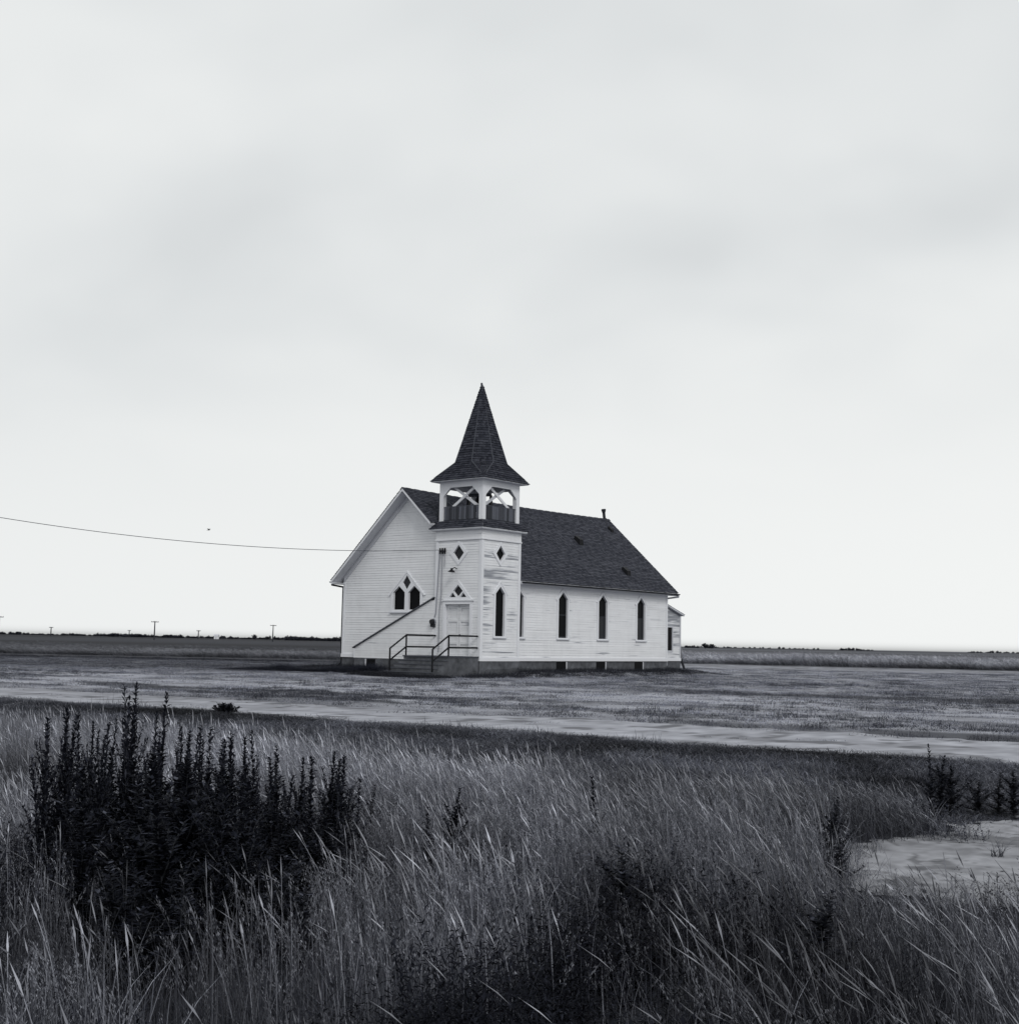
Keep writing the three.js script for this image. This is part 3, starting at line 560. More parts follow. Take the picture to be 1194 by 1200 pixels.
// ---------- tower top
{
  const O = 0.2, E = 0.055, yc = 5.92;
  for (const [a0, a1, b0, b1] of [[-0.022, TW + 0.022, -0.022, 0.1], [-0.022, 0.1, 0.101, TW - 0.101], [TW - 0.1, TW + 0.022, 0.101, TW - 0.101], [-0.022, TW + 0.022, TW - 0.1, TW + 0.022]]) box('frieze_board', church, M.plain, a0, a1, 5.47, 5.84, b0, b1);
  for (const [a0, a1, b0, b1] of [[-0.05, TW + 0.05, -0.05, -0.0225], [-0.05, -0.0225, -0.022, TW + 0.05]]) box('bed_moulding', church, M.trim, a0, a1, 5.44, 5.485, b0, b1);
  box('soffit', church, M.soffit, -O + 0.03, TW + O - 0.03, 5.842, 5.87, -O + 0.03, TW + O - 0.03);
  for (const [a0, a1, b0, b1] of [[-O, TW + O, -O, -O + 0.028], [-O, -O + 0.028, -O + 0.029, TW + O - 0.029], [TW + O - 0.028, TW + O, -O + 0.029, TW + O - 0.029], [-O, TW + O, TW + O - 0.028, TW + O]]) box('fascia', church, M.trim, a0, a1, 5.865, 5.925, b0, b1);
  // skirt roof round the belfry foot
  const sk = grp('tower_skirt_roof', church), rnd = rng(5), lo = [[-O - 0.03, -O - 0.03], [TW + O + 0.03, -O - 0.03], [TW + O + 0.03, TW + O + 0.03], [-O - 0.03, TW + O + 0.03]], hi = [[E - 0.02, E - 0.02], [TW - E + 0.02, E - 0.02], [TW - E + 0.02, TW - E + 0.02], [E - 0.02, TW - E + 0.02]];
  const dk = new MB(), S = new MB();
  for (let i = 0; i < 4; i++) { const j = (i + 1) % 4; const q = [P(lo[j][0], yc, lo[j][1]), P(lo[i][0], yc, lo[i][1]), P(hi[i][0], 6.25, hi[i][1]), P(hi[j][0], 6.25, hi[j][1])]; dk.quad(...q); shingles(S, ...q, 0.12, 0.15, 0.026, 0.042, rnd); }
  part('skirt_deck', dk.geo(), M.deck, sk); tag(part('shingles', S.geo(), M.shingle, sk), 'dark shingles round the foot of the belfry', null, null, 'stuff');
  // belfry
  const bel = grp('belfry', church), yb = 6.2, yt = 7.86, i0 = E, i1 = TW - E;
  for (const [a, b] of [[i0, i0], [i1 - 0.2, i0], [i0, i1 - 0.2], [i1 - 0.2, i1 - 0.2]]) box('post', bel, M.trim, a, a + 0.2, yb, yt, b, b + 0.2);
  const arch = [[i0 + 0.201, yt], [i0 + 0.201, 7.24], [i0 + 0.24, 7.3], [i0 + 0.58, 7.62], [i1 - 0.58, 7.62], [i1 - 0.24, 7.3], [i1 - 0.201, 7.24], [i1 - 0.201, yt]];
  for (const [pl, at, sg] of [['b', i0, 1], ['a', i0, 1], ['b', i1, -1], ['a', i1, -1]]) {
    part('arched_header', mapGeo(frameGeo(arch, null, 0.06, -0.065), pl, at, sg), M.trim, bel);
    part('bottom_rail', mapGeo(frameGeo(rect(i0 + 0.2, i1 - 0.2, 6.27, 6.33), null, 0.06, -0.12), pl, at, sg), M.oldWood, bel);
    part('top_rail', mapGeo(frameGeo(rect(i0 + 0.2, i1 - 0.2, 6.79, 6.85), null, 0.07, -0.125), pl, at, sg), M.oldWood, bel);
    for (let k = 0; k < 14; k++) {
      const s = mix(i0 + 0.24, i1 - 0.24, (k + 0.5) / 14), w = 0.048 + 0.012 * rnd(), j = (rnd() - 0.5) * 0.015;
      part('picket', mapGeo(frameGeo(rect(s - w + j, s + w + j, 6.3, 6.82 + (rnd() - 0.5) * 0.02), null, 0.022, -0.058 + rnd() * 0.006), pl, at, sg), [M.oldWood, M.picket2 || (M.picket2 = mat(0.045, 0.9)), M.picket3 || (M.picket3 = mat(0.115, 0.9))][Math.floor(rnd() * 3)], bel);
    }
  }
  // crossed braces behind the two front openings
  const brace = (pl, s0, y0, s1, y1, from, m) => { const l = Math.hypot(s1 - s0, y1 - y0), nx = -(y1 - y0) / l * 0.055, ny = (s1 - s0) / l * 0.055; part('brace', mapGeo(frameGeo([[s0 - nx, y0 - ny], [s1 - nx, y1 - ny], [s1 + nx, y1 + ny], [s0 + nx, y0 + ny]], null, 0.04, from), pl, i0), m, bel); };
  brace('b', 1.8, 6.84, 0.58, 7.64, -0.2, M.trim); brace('b', 1.76, 7.64, 0.5, 6.84, -0.245, M.trim);
  brace('a', 0.62, 7.66, 1.92, 6.82, -0.2, M.trim); brace('a', 1.66, 7.6, 0.38, 6.84, -0.245, M.trimOld);
  box('belfry_floor', bel, M.inside, i0, i1, 6.2, 6.245, i0, i1);
  box('ceiling', bel, M.inside, i0 + 0.06, i1 - 0.06, 7.8, 7.9, i0 + 0.06, i1 - 0.06);
}
{ // spire: square flared eaves turning into an eight-sided needle
  const sp = grp('spire', church), rnd = rng(9), c = TW / 2, O = 0.23, ye = 7.9, yk = 8.66, ya = 12.02, Rc = 1.13;
  const eave = [[-O, -O], [TW + O, -O], [TW + O, TW + O], [-O, TW + O]];
  const oct = []; for (let k = 0; k < 8; k++) { const t = Math.PI / 4 * k + Math.PI / 8; oct.push([c + Rc * Math.cos(t), c + Rc * Math.sin(t)]); }   // in (a, b)
  const dk = new MB(), S = new MB(), apexR = 0.035;
  const sh = (...q) => { dk.quad(...q); shingles(S, q[1], q[0], q[3], q[2], 0.11, 0.12, 0.026, 0.036, rnd); };
  const Po = k => oct[(k + 16) % 8];
  for (let k = 0; k < 8; k++) {
    const [a0, b0] = Po(k), [a1, b1] = Po(k + 1), t0 = [c + (a0 - c) * apexR, c + (b0 - c) * apexR], t1 = [c + (a1 - c) * apexR, c + (b1 - c) * apexR];
    sh(P(a0, yk, b0), P(a1, yk, b1), P(t1[0], ya, t1[1]), P(t0[0], ya, t0[1]));
  }
  // sides: octagon faces whose normals are along +-a, +-b are k = 7 (a+), 1 (b+), 3 (a-), 5 (b-)
  const corner = { pp: eave[2], mp: eave[3], mm: eave[0], pm: eave[1] };
  const sides = [[1, corner.pp, corner.mp], [3, corner.mp, corner.mm], [5, corner.mm, corner.pm], [7, corner.pm, corner.pp]];
  for (const [k, e0, e1] of sides) { const [a0, b0] = Po(k), [a1, b1] = Po(k + 1); sh(P(e0[0], ye, e0[1]), P(e1[0], ye, e1[1]), P(a1, yk, b1), P(a0, yk, b0)); }
  for (const [k, e] of [[0, corner.pp], [2, corner.mp], [4, corner.mm], [6, corner.pm]]) { const [a0, b0] = Po(k), [a1, b1] = Po(k + 1); const ox = (a1 - a0) * 0.02, oz = (b1 - b0) * 0.02; sh(P(e[0] - ox, ye, e[1] - oz), P(e[0] + ox, ye, e[1] + oz), P(a1, yk, b1), P(a0, yk, b0)); }
  part('spire_deck', dk.geo(), M.deck, sp); tag(part('shingles', S.geo(), M.shingle, sp), 'dark shingles of the pointed spire', null, null, 'stuff');
  box('spire_soffit', sp, M.soffit, -O + 0.02, TW + O - 0.02, ye - 0.035, ye - 0.006, -O + 0.02, TW + O - 0.02);
  // metal hip strips
  const lift = (q, h) => { const dx = q[0] - c, dz = q[2] - c; const l = Math.hypot(dx, dz) || 1; return [q[0] + dx / l * h, q[1] + h * 0.3, q[2] + dz / l * h]; };
  for (let k = 0; k < 8; k++) {
    const [a, b] = Po(k), mb = new MB(), q0 = lift([a, yk, b], 0.025), q1 = [c + (a - c) * 0.05, ya - 0.1, c + (b - c) * 0.05];
    mb.bar(P(q0[0], q0[1], q0[2]), P(q1[0], q1[1], q1[2]), 0.02, 5); part('hip_flashing', mb.geo(), M.flash, sp);
    const e = [corner.pp, corner.pp, corner.mp, corner.mp, corner.mm, corner.mm, corner.pm, corner.pm][k];
    const m2 = new MB(); m2.bar(P(q0[0], q0[1], q0[2]), P(mix(q0[0], e[0], 0.8), mix(q0[1], ye + 0.03, 0.8), mix(q0[2], e[1], 0.8)), 0.016, 5); part('hip_flashing', m2.geo(), M.flash, sp);
  }
  const mb = new MB(); mb.bar(P(c, ya - 0.12, c), P(c + 0.02, ya + 0.1, c - 0.02), 0.06, 8, null, 0.04); part('finial_stub', mb.geo(), M.oldWood, sp);
}
// ---------- cellar stair cover along the front, with a sloping cap
{
  const g = grp('cellar_stair_cover', church), at = -0.05, aLo = 7.02, aHi = 2.46, yTop = a => 1.05 + (aLo - a) * (3.11 - 1.05) / (aLo - aHi);
  boards('b', at, 1, y => aHi, y => Math.min(aLo - 0.01, y <= 1.02 ? 99 : aLo - (y + 0.02 - 1.05) * (aLo - aHi) / (3.11 - 1.05)), Y0 - 0.005, 3.0, [], geo => part('clapboard', geo, M.front, g), 8.2, 8);
  const mb = new MB(); mb.hexa([P(aLo, -0.2, FRONT + 0.03), P(aLo, -0.2, at + 0.036), P(aHi, -0.2, at + 0.036), P(aHi, -0.2, FRONT + 0.03), P(aLo, 1.02, FRONT + 0.03), P(aLo, 1.02, at + 0.036), P(aHi, 3.06, at + 0.036), P(aHi, 3.06, FRONT + 0.03)]);
  part('backing', mb.geo(), M.core, g);
  const cp = new MB(); cp.hexa([P(aLo + 0.1, yTop(aLo + 0.1) - 0.01, at - 0.07), P(aHi - 0.02, yTop(aHi - 0.02) - 0.01, at - 0.07), P(aHi - 0.02, yTop(aHi - 0.02) - 0.01, FRONT), P(aLo + 0.1, yTop(aLo + 0.1) - 0.01, FRONT), P(aLo + 0.1, yTop(aLo + 0.1) + 0.035, at - 0.07), P(aHi - 0.02, yTop(aHi - 0.02) + 0.035, at - 0.07), P(aHi - 0.02, yTop(aHi - 0.02) + 0.035, FRONT), P(aLo + 0.1, yTop(aLo + 0.1) + 0.035, FRONT)]);
  part('cap_board', cp.geo(), M.oldWood, g);
  box('end_board', g, M.trim, aLo - 0.02, aLo + 0.06, Y0 - 0.008, 1.0, at - 0.012, at + 0.03);
  box('cover_foundation', g, M.concrete, aHi, aLo + 0.02, -0.3, Y0 - 0.01, at + 0.004, FRONT);
}
basementWindow('b', -0.05 + 0.004, 5.78, 6.26, 0.16, 0.56);
// ---------- wiring, meter, lamp
{
  const ins = grp('insulator_rack', church);
  box('rack_bar', ins, M.darkMetal, 1.9, 2.24, 4.99, 5.03, -0.06, -0.02);
  for (const a of [1.94, 2.07, 2.2]) { const mb = new MB(); mb.bar(P(a, 5.01, -0.05), P(a, 5.14, -0.05), 0.04, 8, null, 0.03); mb.bar(P(a, 4.9, -0.05), P(a, 4.99, -0.05), 0.03, 8, null, 0.035); part('insulator', mb.geo(), M.iron, ins); }
  pipe('conduit', church, M.galv, [[2.2, 4.95, -0.045], [2.26, 4.4, -0.04], [2.36, 2.5, -0.045], [2.42, 2.32, -0.055]], 0.02);
  pipe('conduit', church, M.galv, [[2.08, 4.95, -0.045], [2.09, 3.2, -0.045], [2.16, 2.6, -0.05], [2.16, 0.9, -0.05]], 0.018);
  pipe('conduit', church, M.galv, [[1.94, 4.95, -0.04], [1.95, 4.35, -0.04]], 0.012);
  const m = grp('electric_meter', church), c = [2.47, 2.14];
  let mb = new MB(); mb.bar(P(c[0], c[1], -0.09), P(c[0], c[1], -0.03), 0.125, 16); part('meter_base', mb.geo(), M.galv, m);
  mb = new MB(); mb.bar(P(c[0], c[1], -0.2), P(c[0], c[1], -0.09), 0.1, 16, null, 0.11); part('meter_glass', mb.geo(), M.paneGrey, m);
  box('meter_box', m, M.darkMetal, 2.38, 2.56, 1.93, 2.06, -0.14, -0.03);
  const l = grp('door_lamp', church), la = 1.32, ly = 4.2;
  pipe('lamp_arm', l, M.iron, [[la, ly + 0.08, 0], [la, ly + 0.13, -0.12], [la + 0.02, ly + 0.06, -0.26]], 0.018);
  mb = new MB(); mb.bar(P(la + 0.02, ly - 0.06, -0.28), P(la + 0.02, ly + 0.03, -0.27), 0.16, 14, null, 0.05); mb.bar(P(la + 0.02, ly + 0.03, -0.27), P(la + 0.02, ly + 0.09, -0.27), 0.05, 10); part('lamp_shade', mb.geo(), M.iron, l);
}
// ---------- lean-to at the back
{
  const g = grp('rear_lean_to', church), a0 = 0.9, a1 = 6.2, b0 = REAR + 0.03, b1 = 16.5;
  const yTop = b => 3.58 + (b - REAR) * (2.93 - 3.58) / (b1 - REAR);
  const mb = new MB(); mb.hexa([P(a1, 0.1, b0), P(a0 + 0.04, 0.1, b0), P(a0 + 0.04, 0.1, b1 - 0.04), P(a1, 0.1, b1 - 0.04), P(a1, yTop(b0) - 0.02, b0), P(a0 + 0.04, yTop(b0) - 0.02, b0), P(a0 + 0.04, yTop(b1) - 0.02, b1 - 0.04), P(a1, yTop(b1) - 0.02, b1 - 0.04)]);
  part('backing', mb.geo(), M.core, g);
  boards('a', a0, 1, () => b0, y => y < 2.85 ? b1 - 0.01 : Math.max(b0 + 0.05, b1 - (y + 0.1 - 2.93) * (b1 - REAR) / 0.65), Y0 + 0.14, 3.5, [rect(15.2, 15.72, 1.1, 2.28)], geo => part('clapboard', geo, M.annex, g), 2.6, 4.2, b0);
  box('base_board', g, M.trim, a0 - 0.03, a0 + 0.03, Y0, Y0 + 0.145, b0 + 0.04, b1 + 0.02);
  box('corner_board', g, M.trimOld, a0 - 0.018, a0 + 0.1, Y0 + 0.146, 2.85, b1 - 0.09, b1 + 0.018);
  box('lean_to_foundation', g, M.concrete, a0 + 0.01, a1, -0.3, Y0 - 0.005, b0, b1);
  part('window_frame', mapGeo(frameGeo(rect(15.14, 15.78, 1.04, 2.34), rect(15.22, 15.7, 1.12, 2.26), 0.06, -0.04), 'a', a0), M.trimOld, g);
  part('window_pane', mapGeo(frameGeo(rect(15.2, 15.72, 1.1, 2.28), null, 0.004, -0.03), 'a', a0), M.pane, g);
  const rf = new MB(), S = new MB(); const q = (a, b, d) => P(a, yTop(b) + d, b);
  rf.hexa([q(a1 + 0.15, REAR + 0.02, -0.04), q(a0 - 0.14, REAR + 0.02, -0.04), q(a0 - 0.14, b1 + 0.16, -0.04), q(a1 + 0.15, b1 + 0.16, -0.04), q(a1 + 0.15, REAR + 0.02, 0.04), q(a0 - 0.14, REAR + 0.02, 0.04), q(a0 - 0.14, b1 + 0.16, 0.04), q(a1 + 0.15, b1 + 0.16, 0.04)]);
  part('lean_to_roof', rf.geo(), M.deck, g);
  shingles(S, q(a0 - 0.15, b1 + 0.18, 0.04), q(a1 + 0.16, b1 + 0.18, 0.04), q(a1 + 0.16, REAR + 0.02, 0.04), q(a0 - 0.15, REAR + 0.02, 0.04), 0.13, 0.2, 0.012, 0.034, rng(3));
  tag(part('shingles', S.geo(), M.shingle, g), 'dark shingles of the lean-to', null, null, 'stuff');
  pipe('lean_to_downspout', g, M.sash, [[a0 + 0.1, 1.6, b1 + 0.08], [a0 + 0.06, 0.75, b1 + 0.14], [a0 - 0.05, 0.2, b1 + 0.3]], 0.06);
}

// ------------------------------------------------------------ front steps with pipe railings
const steps = new THREE.Group();
top(steps, 'front_steps', 'dark concrete entry steps with iron pipe railings below the church doors', 'steps');
steps.position.copy(church.position); steps.rotation.y = -TH;
{
  const yp = 0.74, bO = -1.78;
  box('landing', steps, M.concrete, 0.03, 2.42, -0.2, yp, bO, -0.045);
  box('landing_edge', steps, M.oldWood, 0.0, 2.45, yp + 0.001, yp + 0.045, bO - 0.04, -0.04);
  for (let k = 0; k < 4; k++) { const y1 = yp - (k + 1) * 0.148, b1 = bO - k * 0.27; box('step', steps, M.concrete, 0.04, 2.41, -0.2, y1, b1 - 0.27, b1 - 0.001); box('tread', steps, M.oldWood, 0.02, 2.43, y1 + 0.001, y1 + 0.03, b1 - 0.29, b1 - 0.042); }
  for (const a of [0.1, 2.36]) {
    const g = grp('railing', steps), r = 0.034;
    pipe('top_pipe', g, M.iron, [[a, 1.58, -0.03], [a, 1.58, -1.72], [a, 1.05, -2.62], [a, 0.0, -2.62]], r);
    pipe('middle_pipe', g, M.iron, [[a, 1.12, -0.03], [a, 1.12, -1.72], [a, 0.6, -2.6]], r);
    pipe('post', g, M.iron, [[a, 0.7, -1.72], [a, 1.57, -1.72]], r);
  }
}
// ------------------------------------------------------------ bell
const bell = new THREE.Group();
top(bell, 'church_bell', 'dark bell hanging inside the open belfry', 'bell');
{
  const c = TW / 2, x = CX - c * ct + c * st, d = CD + c * st + c * ct;
  bell.position.set(x, 6.72, -d); bell.rotation.y = -TH + 0.3;
  part('bell_body', new THREE.LatheGeometry([[0.0, 0.62], [0.12, 0.6], [0.18, 0.5], [0.2, 0.3], [0.25, 0.14], [0.34, 0.02], [0.33, 0], [0.22, 0.12], [0.0, 0.4]].map(q => new THREE.Vector2(...q)), 20), M.iron, bell);
  const mb = new MB(); mb.box(-0.5, 0.5, 0.62, 0.74, -0.06, 0.06); part('headstock', mb.geo(), M.oldWood, bell);
  for (const s of [-1, 1]) { const f = new MB(); f.hexa([[s * 0.5 - 0.04, -0.47, 0.25], [s * 0.5 + 0.04, -0.47, 0.25], [s * 0.5 + 0.04, -0.47, -0.25], [s * 0.5 - 0.04, -0.47, -0.25], [s * 0.5 - 0.04, 0.66, 0.05], [s * 0.5 + 0.04, 0.66, 0.05], [s * 0.5 + 0.04, 0.66, -0.05], [s * 0.5 - 0.04, 0.66, -0.05]]); part('bell_stand', f.geo(), M.iron, bell); }
}
shadow(church); shadow(steps); shadow(bell);

// ------------------------------------------------------------ overhead cable and poles
function utilityPole(name, label, group, x, d, h, arm, thick = 1) {
  const g = new THREE.Group(); top(g, name, label, 'utility pole', group); g.position.set(x, elev(x, d), -d); g.rotation.y = 0.35;
  let mb = new MB(); mb.bar([0, -0.5, 0], [0, h, 0], 0.17 * thick, 8, null, 0.11 * thick); part('pole', mb.geo(), M.sash, g);
  for (const k of arm) { mb = new MB(); mb.box(-1.25, 1.25, h - k - 0.07 * thick, h - k + 0.07 * thick, 0.1, 0.1 + 0.1 * thick); part('crossarm', mb.geo(), M.sash, g); for (const ix of [-1.15, -0.45, 0.45, 1.15]) { mb = new MB(); mb.bar([ix, h - k + 0.07 * thick, 0.15], [ix, h - k + 0.22 * thick, 0.15], 0.05 * thick, 6, null, 0.03 * thick); part('insulator', mb.geo(), M.oldWood, g); } }
  shadow(g); return g;
}
const FARP = 'utility poles far off in the fields';
for (const [u, v, d] of [[0, 722, 400], [182, 728, 430], [320.5, 732.5, 500]]) { const q = atDepth(u, v, d); utilityPole('utility_pole', 'tall thin wooden pole with crossarm standing in the far field', FARP, q[0], d, q[1], [0.3], 1.5); }
for (const [u, v, d] of [[60.5, 735, 800], [152, 738.5, 1000], [233, 739, 800]]) { const q = atDepth(u, v, d); utilityPole('utility_pole', 'tiny distant pole barely rising above the horizon', 'tiny poles on the horizon', q[0], d, q[1], [0.35], 2.4); }
{
  const feed = utilityPole('utility_pole', 'near utility pole carrying the cable that runs to the church', null, -21.6, 39.5, 6.6, [0.5], 1);
  const a = 2.1, b = -0.09, end = new THREE.Vector3(CX - a * ct + b * st, 5.06, -(CD + a * st + b * ct));
  const start = new THREE.Vector3(-21.6, 5.92, -39.5), pts = [];
  for (let i = 0; i <= 40; i++) { const t = i / 40, p = start.clone().lerp(end, t); p.y -= 4 * 0.66 * t * (1 - t); pts.push(p); }
  const m = new THREE.Mesh(new THREE.TubeGeometry(new THREE.CatmullRomCurve3(pts), 80, 0.011, 6), M.oldWood);
  top(m, 'overhead_cable', 'thin dark cable sagging across the sky to the church tower', 'cable'); shadow(m);
}
{ // far white shed
  const q = atDepth(254, 748, 900), g = new THREE.Group(); top(g, 'white_shed', 'tiny white shed on the far horizon', 'shed'); g.position.set(q[0], 0, -900);
  let mb = new MB(); mb.box(-1.5, 1.5, 0, 2.6, -1.5, 1.5); part('wall', mb.geo(), M.trim, g);
  mb = new MB(); mb.hexa([[-1.7, 2.5, 1.7], [1.7, 2.5, 1.7], [1.7, 2.5, -1.7], [-1.7, 2.5, -1.7], [-1.7, 3.6, 0.05], [1.7, 3.6, 0.05], [1.7, 3.6, -0.05], [-1.7, 3.6, -0.05]]); part('roof', mb.geo(), M.trimOld, g);
  mb = new MB(); mb.box(-0.4, 0.4, 0, 1.9, 1.5, 1.54); part('door', mb.geo(), M.trimOld, g);
}
{ // bird
  const q = atDepth(245, 621, 95), g = new THREE.Group(); top(g, 'bird', 'small dark bird flying above the cable', 'bird'); g.position.set(...q); g.rotation.set(0.15, 0.9, 0.1);
  part('body', new THREE.LatheGeometry([[0, -0.13], [0.015, -0.11], [0.035, -0.03], [0.04, 0.04], [0.028, 0.08], [0.024, 0.1], [0.01, 0.125], [0, 0.14]].map(p => new THREE.Vector2(...p)), 10).rotateZ(-Math.PI / 2), M.iron, g);
  for (const s of [-1, 1]) { const mb = new MB(), w = [[0.06, 0.02, 0], [-0.05, 0.02, 0], [0.05, 0.1, s * 0.13], [-0.05, 0.09, s * 0.12], [-0.02, 0.07, s * 0.27]]; mb.quad(w[0], w[1], w[3], w[2]); mb.tri(w[2], w[3], w[4]); mb.quad(w[2].map((v, i) => v - (i === 1 ? 0.008 : 0)), w[3].map((v, i) => v - (i === 1 ? 0.008 : 0)), w[1].map((v, i) => v - (i === 1 ? 0.012 : 0)), w[0].map((v, i) => v - (i === 1 ? 0.012 : 0))); part('wing', mb.geo(), M.iron, g); }
  const mb = new MB(); mb.hexa([[-0.1, -0.005, 0.015], [-0.21, -0.005, 0.04], [-0.21, -0.005, -0.04], [-0.1, -0.005, -0.015], [-0.1, 0.005, 0.015], [-0.21, 0.003, 0.04], [-0.21, 0.003, -0.04], [-0.1, 0.005, -0.015]]); part('tail', mb.geo(), M.iron, g);
}

// ------------------------------------------------------------ plants
const plantMat = new THREE.MeshPhysicalMaterial({ vertexColors: true, roughness: 0.8, specularIntensity: 0.15, side: THREE.DoubleSide });
// a leaf of grass: a bent tapering strip
function blade(mb, x, z, h, dir, lean, w, col, segs = 3, twist = 0) {
  const dx = Math.cos(dir), dz = Math.sin(dir), px = -Math.sin(dir + twist), pz = Math.cos(dir + twist); let prev = null;
  for (let i = 0; i <= segs; i++) {
    const t = i / segs, o = lean * h * (0.25 * t + 0.75 * t * t), y = h * t * (1 - 0.28 * lean * t), ww = w * (i === segs ? 0 : 1 - 0.55 * t) * 0.5;
    const c = [x + dx * o, y, z + dz * o], l = [c[0] - px * ww, c[1], c[2] - pz * ww], r = [c[0] + px * ww, c[1], c[2] + pz * ww];
    if (prev) { if (i < segs) mb.quad(prev[0], prev[1], r, l, col); else mb.tri(prev[0], prev[1], c, col); }
    prev = [l, r];
  }
}
// a flowering stem with a narrow seed head
function culm(mb, x, z, h, dir, lean, w, col, headCol, headLen, headR) {
  const dx = Math.cos(dir), dz = Math.sin(dir), at = t => { const o = lean * h * (0.2 * t + 0.8 * t * t); return [x + dx * o, h * t * (1 - 0.25 * lean * t), z + dz * o]; };
  const k = [0, 0.35, 0.65, 0.85, 1], px = -dz * w / 2, pz = dx * w / 2;
  for (let i = 0; i + 1 < k.length; i++) { const a = at(k[i]), b = at(k[i + 1]); mb.quad([a[0] - px, a[1], a[2] - pz], [a[0] + px, a[1], a[2] + pz], [b[0] + px, b[1], b[2] + pz], [b[0] - px, b[1], b[2] - pz], col); }
  const t0 = 1 - headLen / h, A = at(t0), B = at(1 - headLen * 0.55 / h), C = at(1.02);
  for (let s = 0; s < 3; s++) { const f = q => { const a = q / 3 * 2 * Math.PI; return [B[0] + Math.cos(a) * headR, B[1], B[2] + Math.sin(a) * headR]; }; mb.tri(A, f(s), f(s + 1), headCol); mb.tri(f(s), C, f(s + 1), headCol); }
}
function leaf(mb, p, dir, up, len, wid, col) {       // folded pointed leaf
  const ca = Math.cos(dir), sa = Math.sin(dir), cu = Math.cos(up), su = Math.sin(up);
  const tip = [p[0] + ca * cu * len, p[1] + su * len, p[2] + sa * cu * len], m = [p[0] + ca * cu * len * 0.45, p[1] + su * len * 0.45 + len * 0.05, p[2] + sa * cu * len * 0.45];
  const l = [m[0] - sa * wid / 2, m[1] + wid * 0.18, m[2] + ca * wid / 2], r = [m[0] + sa * wid / 2, m[1] + wid * 0.18, m[2] - ca * wid / 2];
  mb.tri(p, l, tip, col); mb.tri(p, tip, r, col);
}
const WIND = Math.PI;     // stems lean towards -x
const jit = (r, a) => (r() - 0.5) * 2 * a;
// an open panicle: a thin stem with small loose seeds round its upper third
function panicle(mb, r, x, z, h, dir, lean, col, n) {
  const dx = Math.cos(dir), dz = Math.sin(dir), at = t => { const o = lean * h * (0.2 * t + 0.8 * t * t); return [x + dx * o, h * t * (1 - 0.25 * lean * t), z + dz * o]; };
  const w = 0.0018, px = -dz * w / 2, pz = dx * w / 2, k = [0, 0.4, 0.75, 1];
  for (let i = 0; i < 3; i++) { const a = at(k[i]), b = at(k[i + 1]); mb.quad([a[0] - px, a[1], a[2] - pz], [a[0] + px, a[1], a[2] + pz], [b[0] + px, b[1], b[2] + pz], [b[0] - px, b[1], b[2] - pz], col); }
  for (let i = 0; i < n; i++) { const t = 0.62 + 0.4 * r(), p = at(Math.min(1, t)), a = r() * 6.28, q = 0.004 + 0.02 * r() * (1.1 - t); p[0] += Math.cos(a) * q; p[2] += Math.sin(a) * q; const e = [p[0] + jit(r, 0.004) + dx * 0.005, p[1] + 0.008 + 0.006 * r(), p[2] + jit(r, 0.004)]; mb.tri(p, e, [(p[0] + e[0]) / 2 + 0.0025, (p[1] + e[1]) / 2, (p[2] + e[2]) / 2 + jit(r, 0.003)], tint((0.05 + 0.2 * r()), 1)); }
}
function tuftMeadow(seed) {
  const r = rng(seed * 7 + 1), mb = new MB();
  for (let i = 0; i < 52; i++) { const a = r() * 6.28, q = Math.sqrt(r()) * 0.2, v = 0.02 + 0.16 * r() * r(); blade(mb, Math.cos(a) * q, Math.sin(a) * q, 0.07 + 0.12 * r(), r() * 6.28, 0.6 + 1.1 * r(), 0.002 + 0.002 * r(), tint(v, 1.1), 2, jit(r, 1.4)); }
  for (let i = 0; i < 92; i++) { const a = r() * 6.28, q = Math.sqrt(r()) * 0.2, v = 0.03 + 0.11 * r() * r() + (r() < 0.16 ? 0.11 : 0); blade(mb, Math.cos(a) * q, Math.sin(a) * q, 0.09 + 0.31 * Math.pow(r(), 1.6), r() < 0.32 ? WIND + jit(r, 1.1) : r() * 6.28, 0.08 + 0.95 * r() * r(), 0.0018 + 0.0026 * r(), tint(v, 1.1), 3, jit(r, 1.2)); }
  for (let i = 0; i < 1 + 2 * (seed % 2); i++) { const a = r() * 6.28, q = r() * 0.16, v = 0.14 + 0.18 * r(); culm(mb, Math.cos(a) * q, Math.sin(a) * q, 0.3 + 0.2 * r(), WIND + jit(r, 1.0), 0.12 + 0.55 * r(), 0.002, tint(v * 0.7), tint(v, 0.9), 0.05 + 0.06 * r(), 0.0024 + 0.0016 * r()); }
  for (let i = 0; i < 12; i++) { const a = r() * 6.28, q = r() * 0.19; panicle(mb, r, Math.cos(a) * q, Math.sin(a) * q, 0.2 + 0.24 * r(), r() < 0.55 ? WIND + jit(r, 0.9) : r() * 6.28, 0.05 + 0.45 * r(), tint(0.06 + 0.06 * r()), 20); }
  return mb.geo();
}
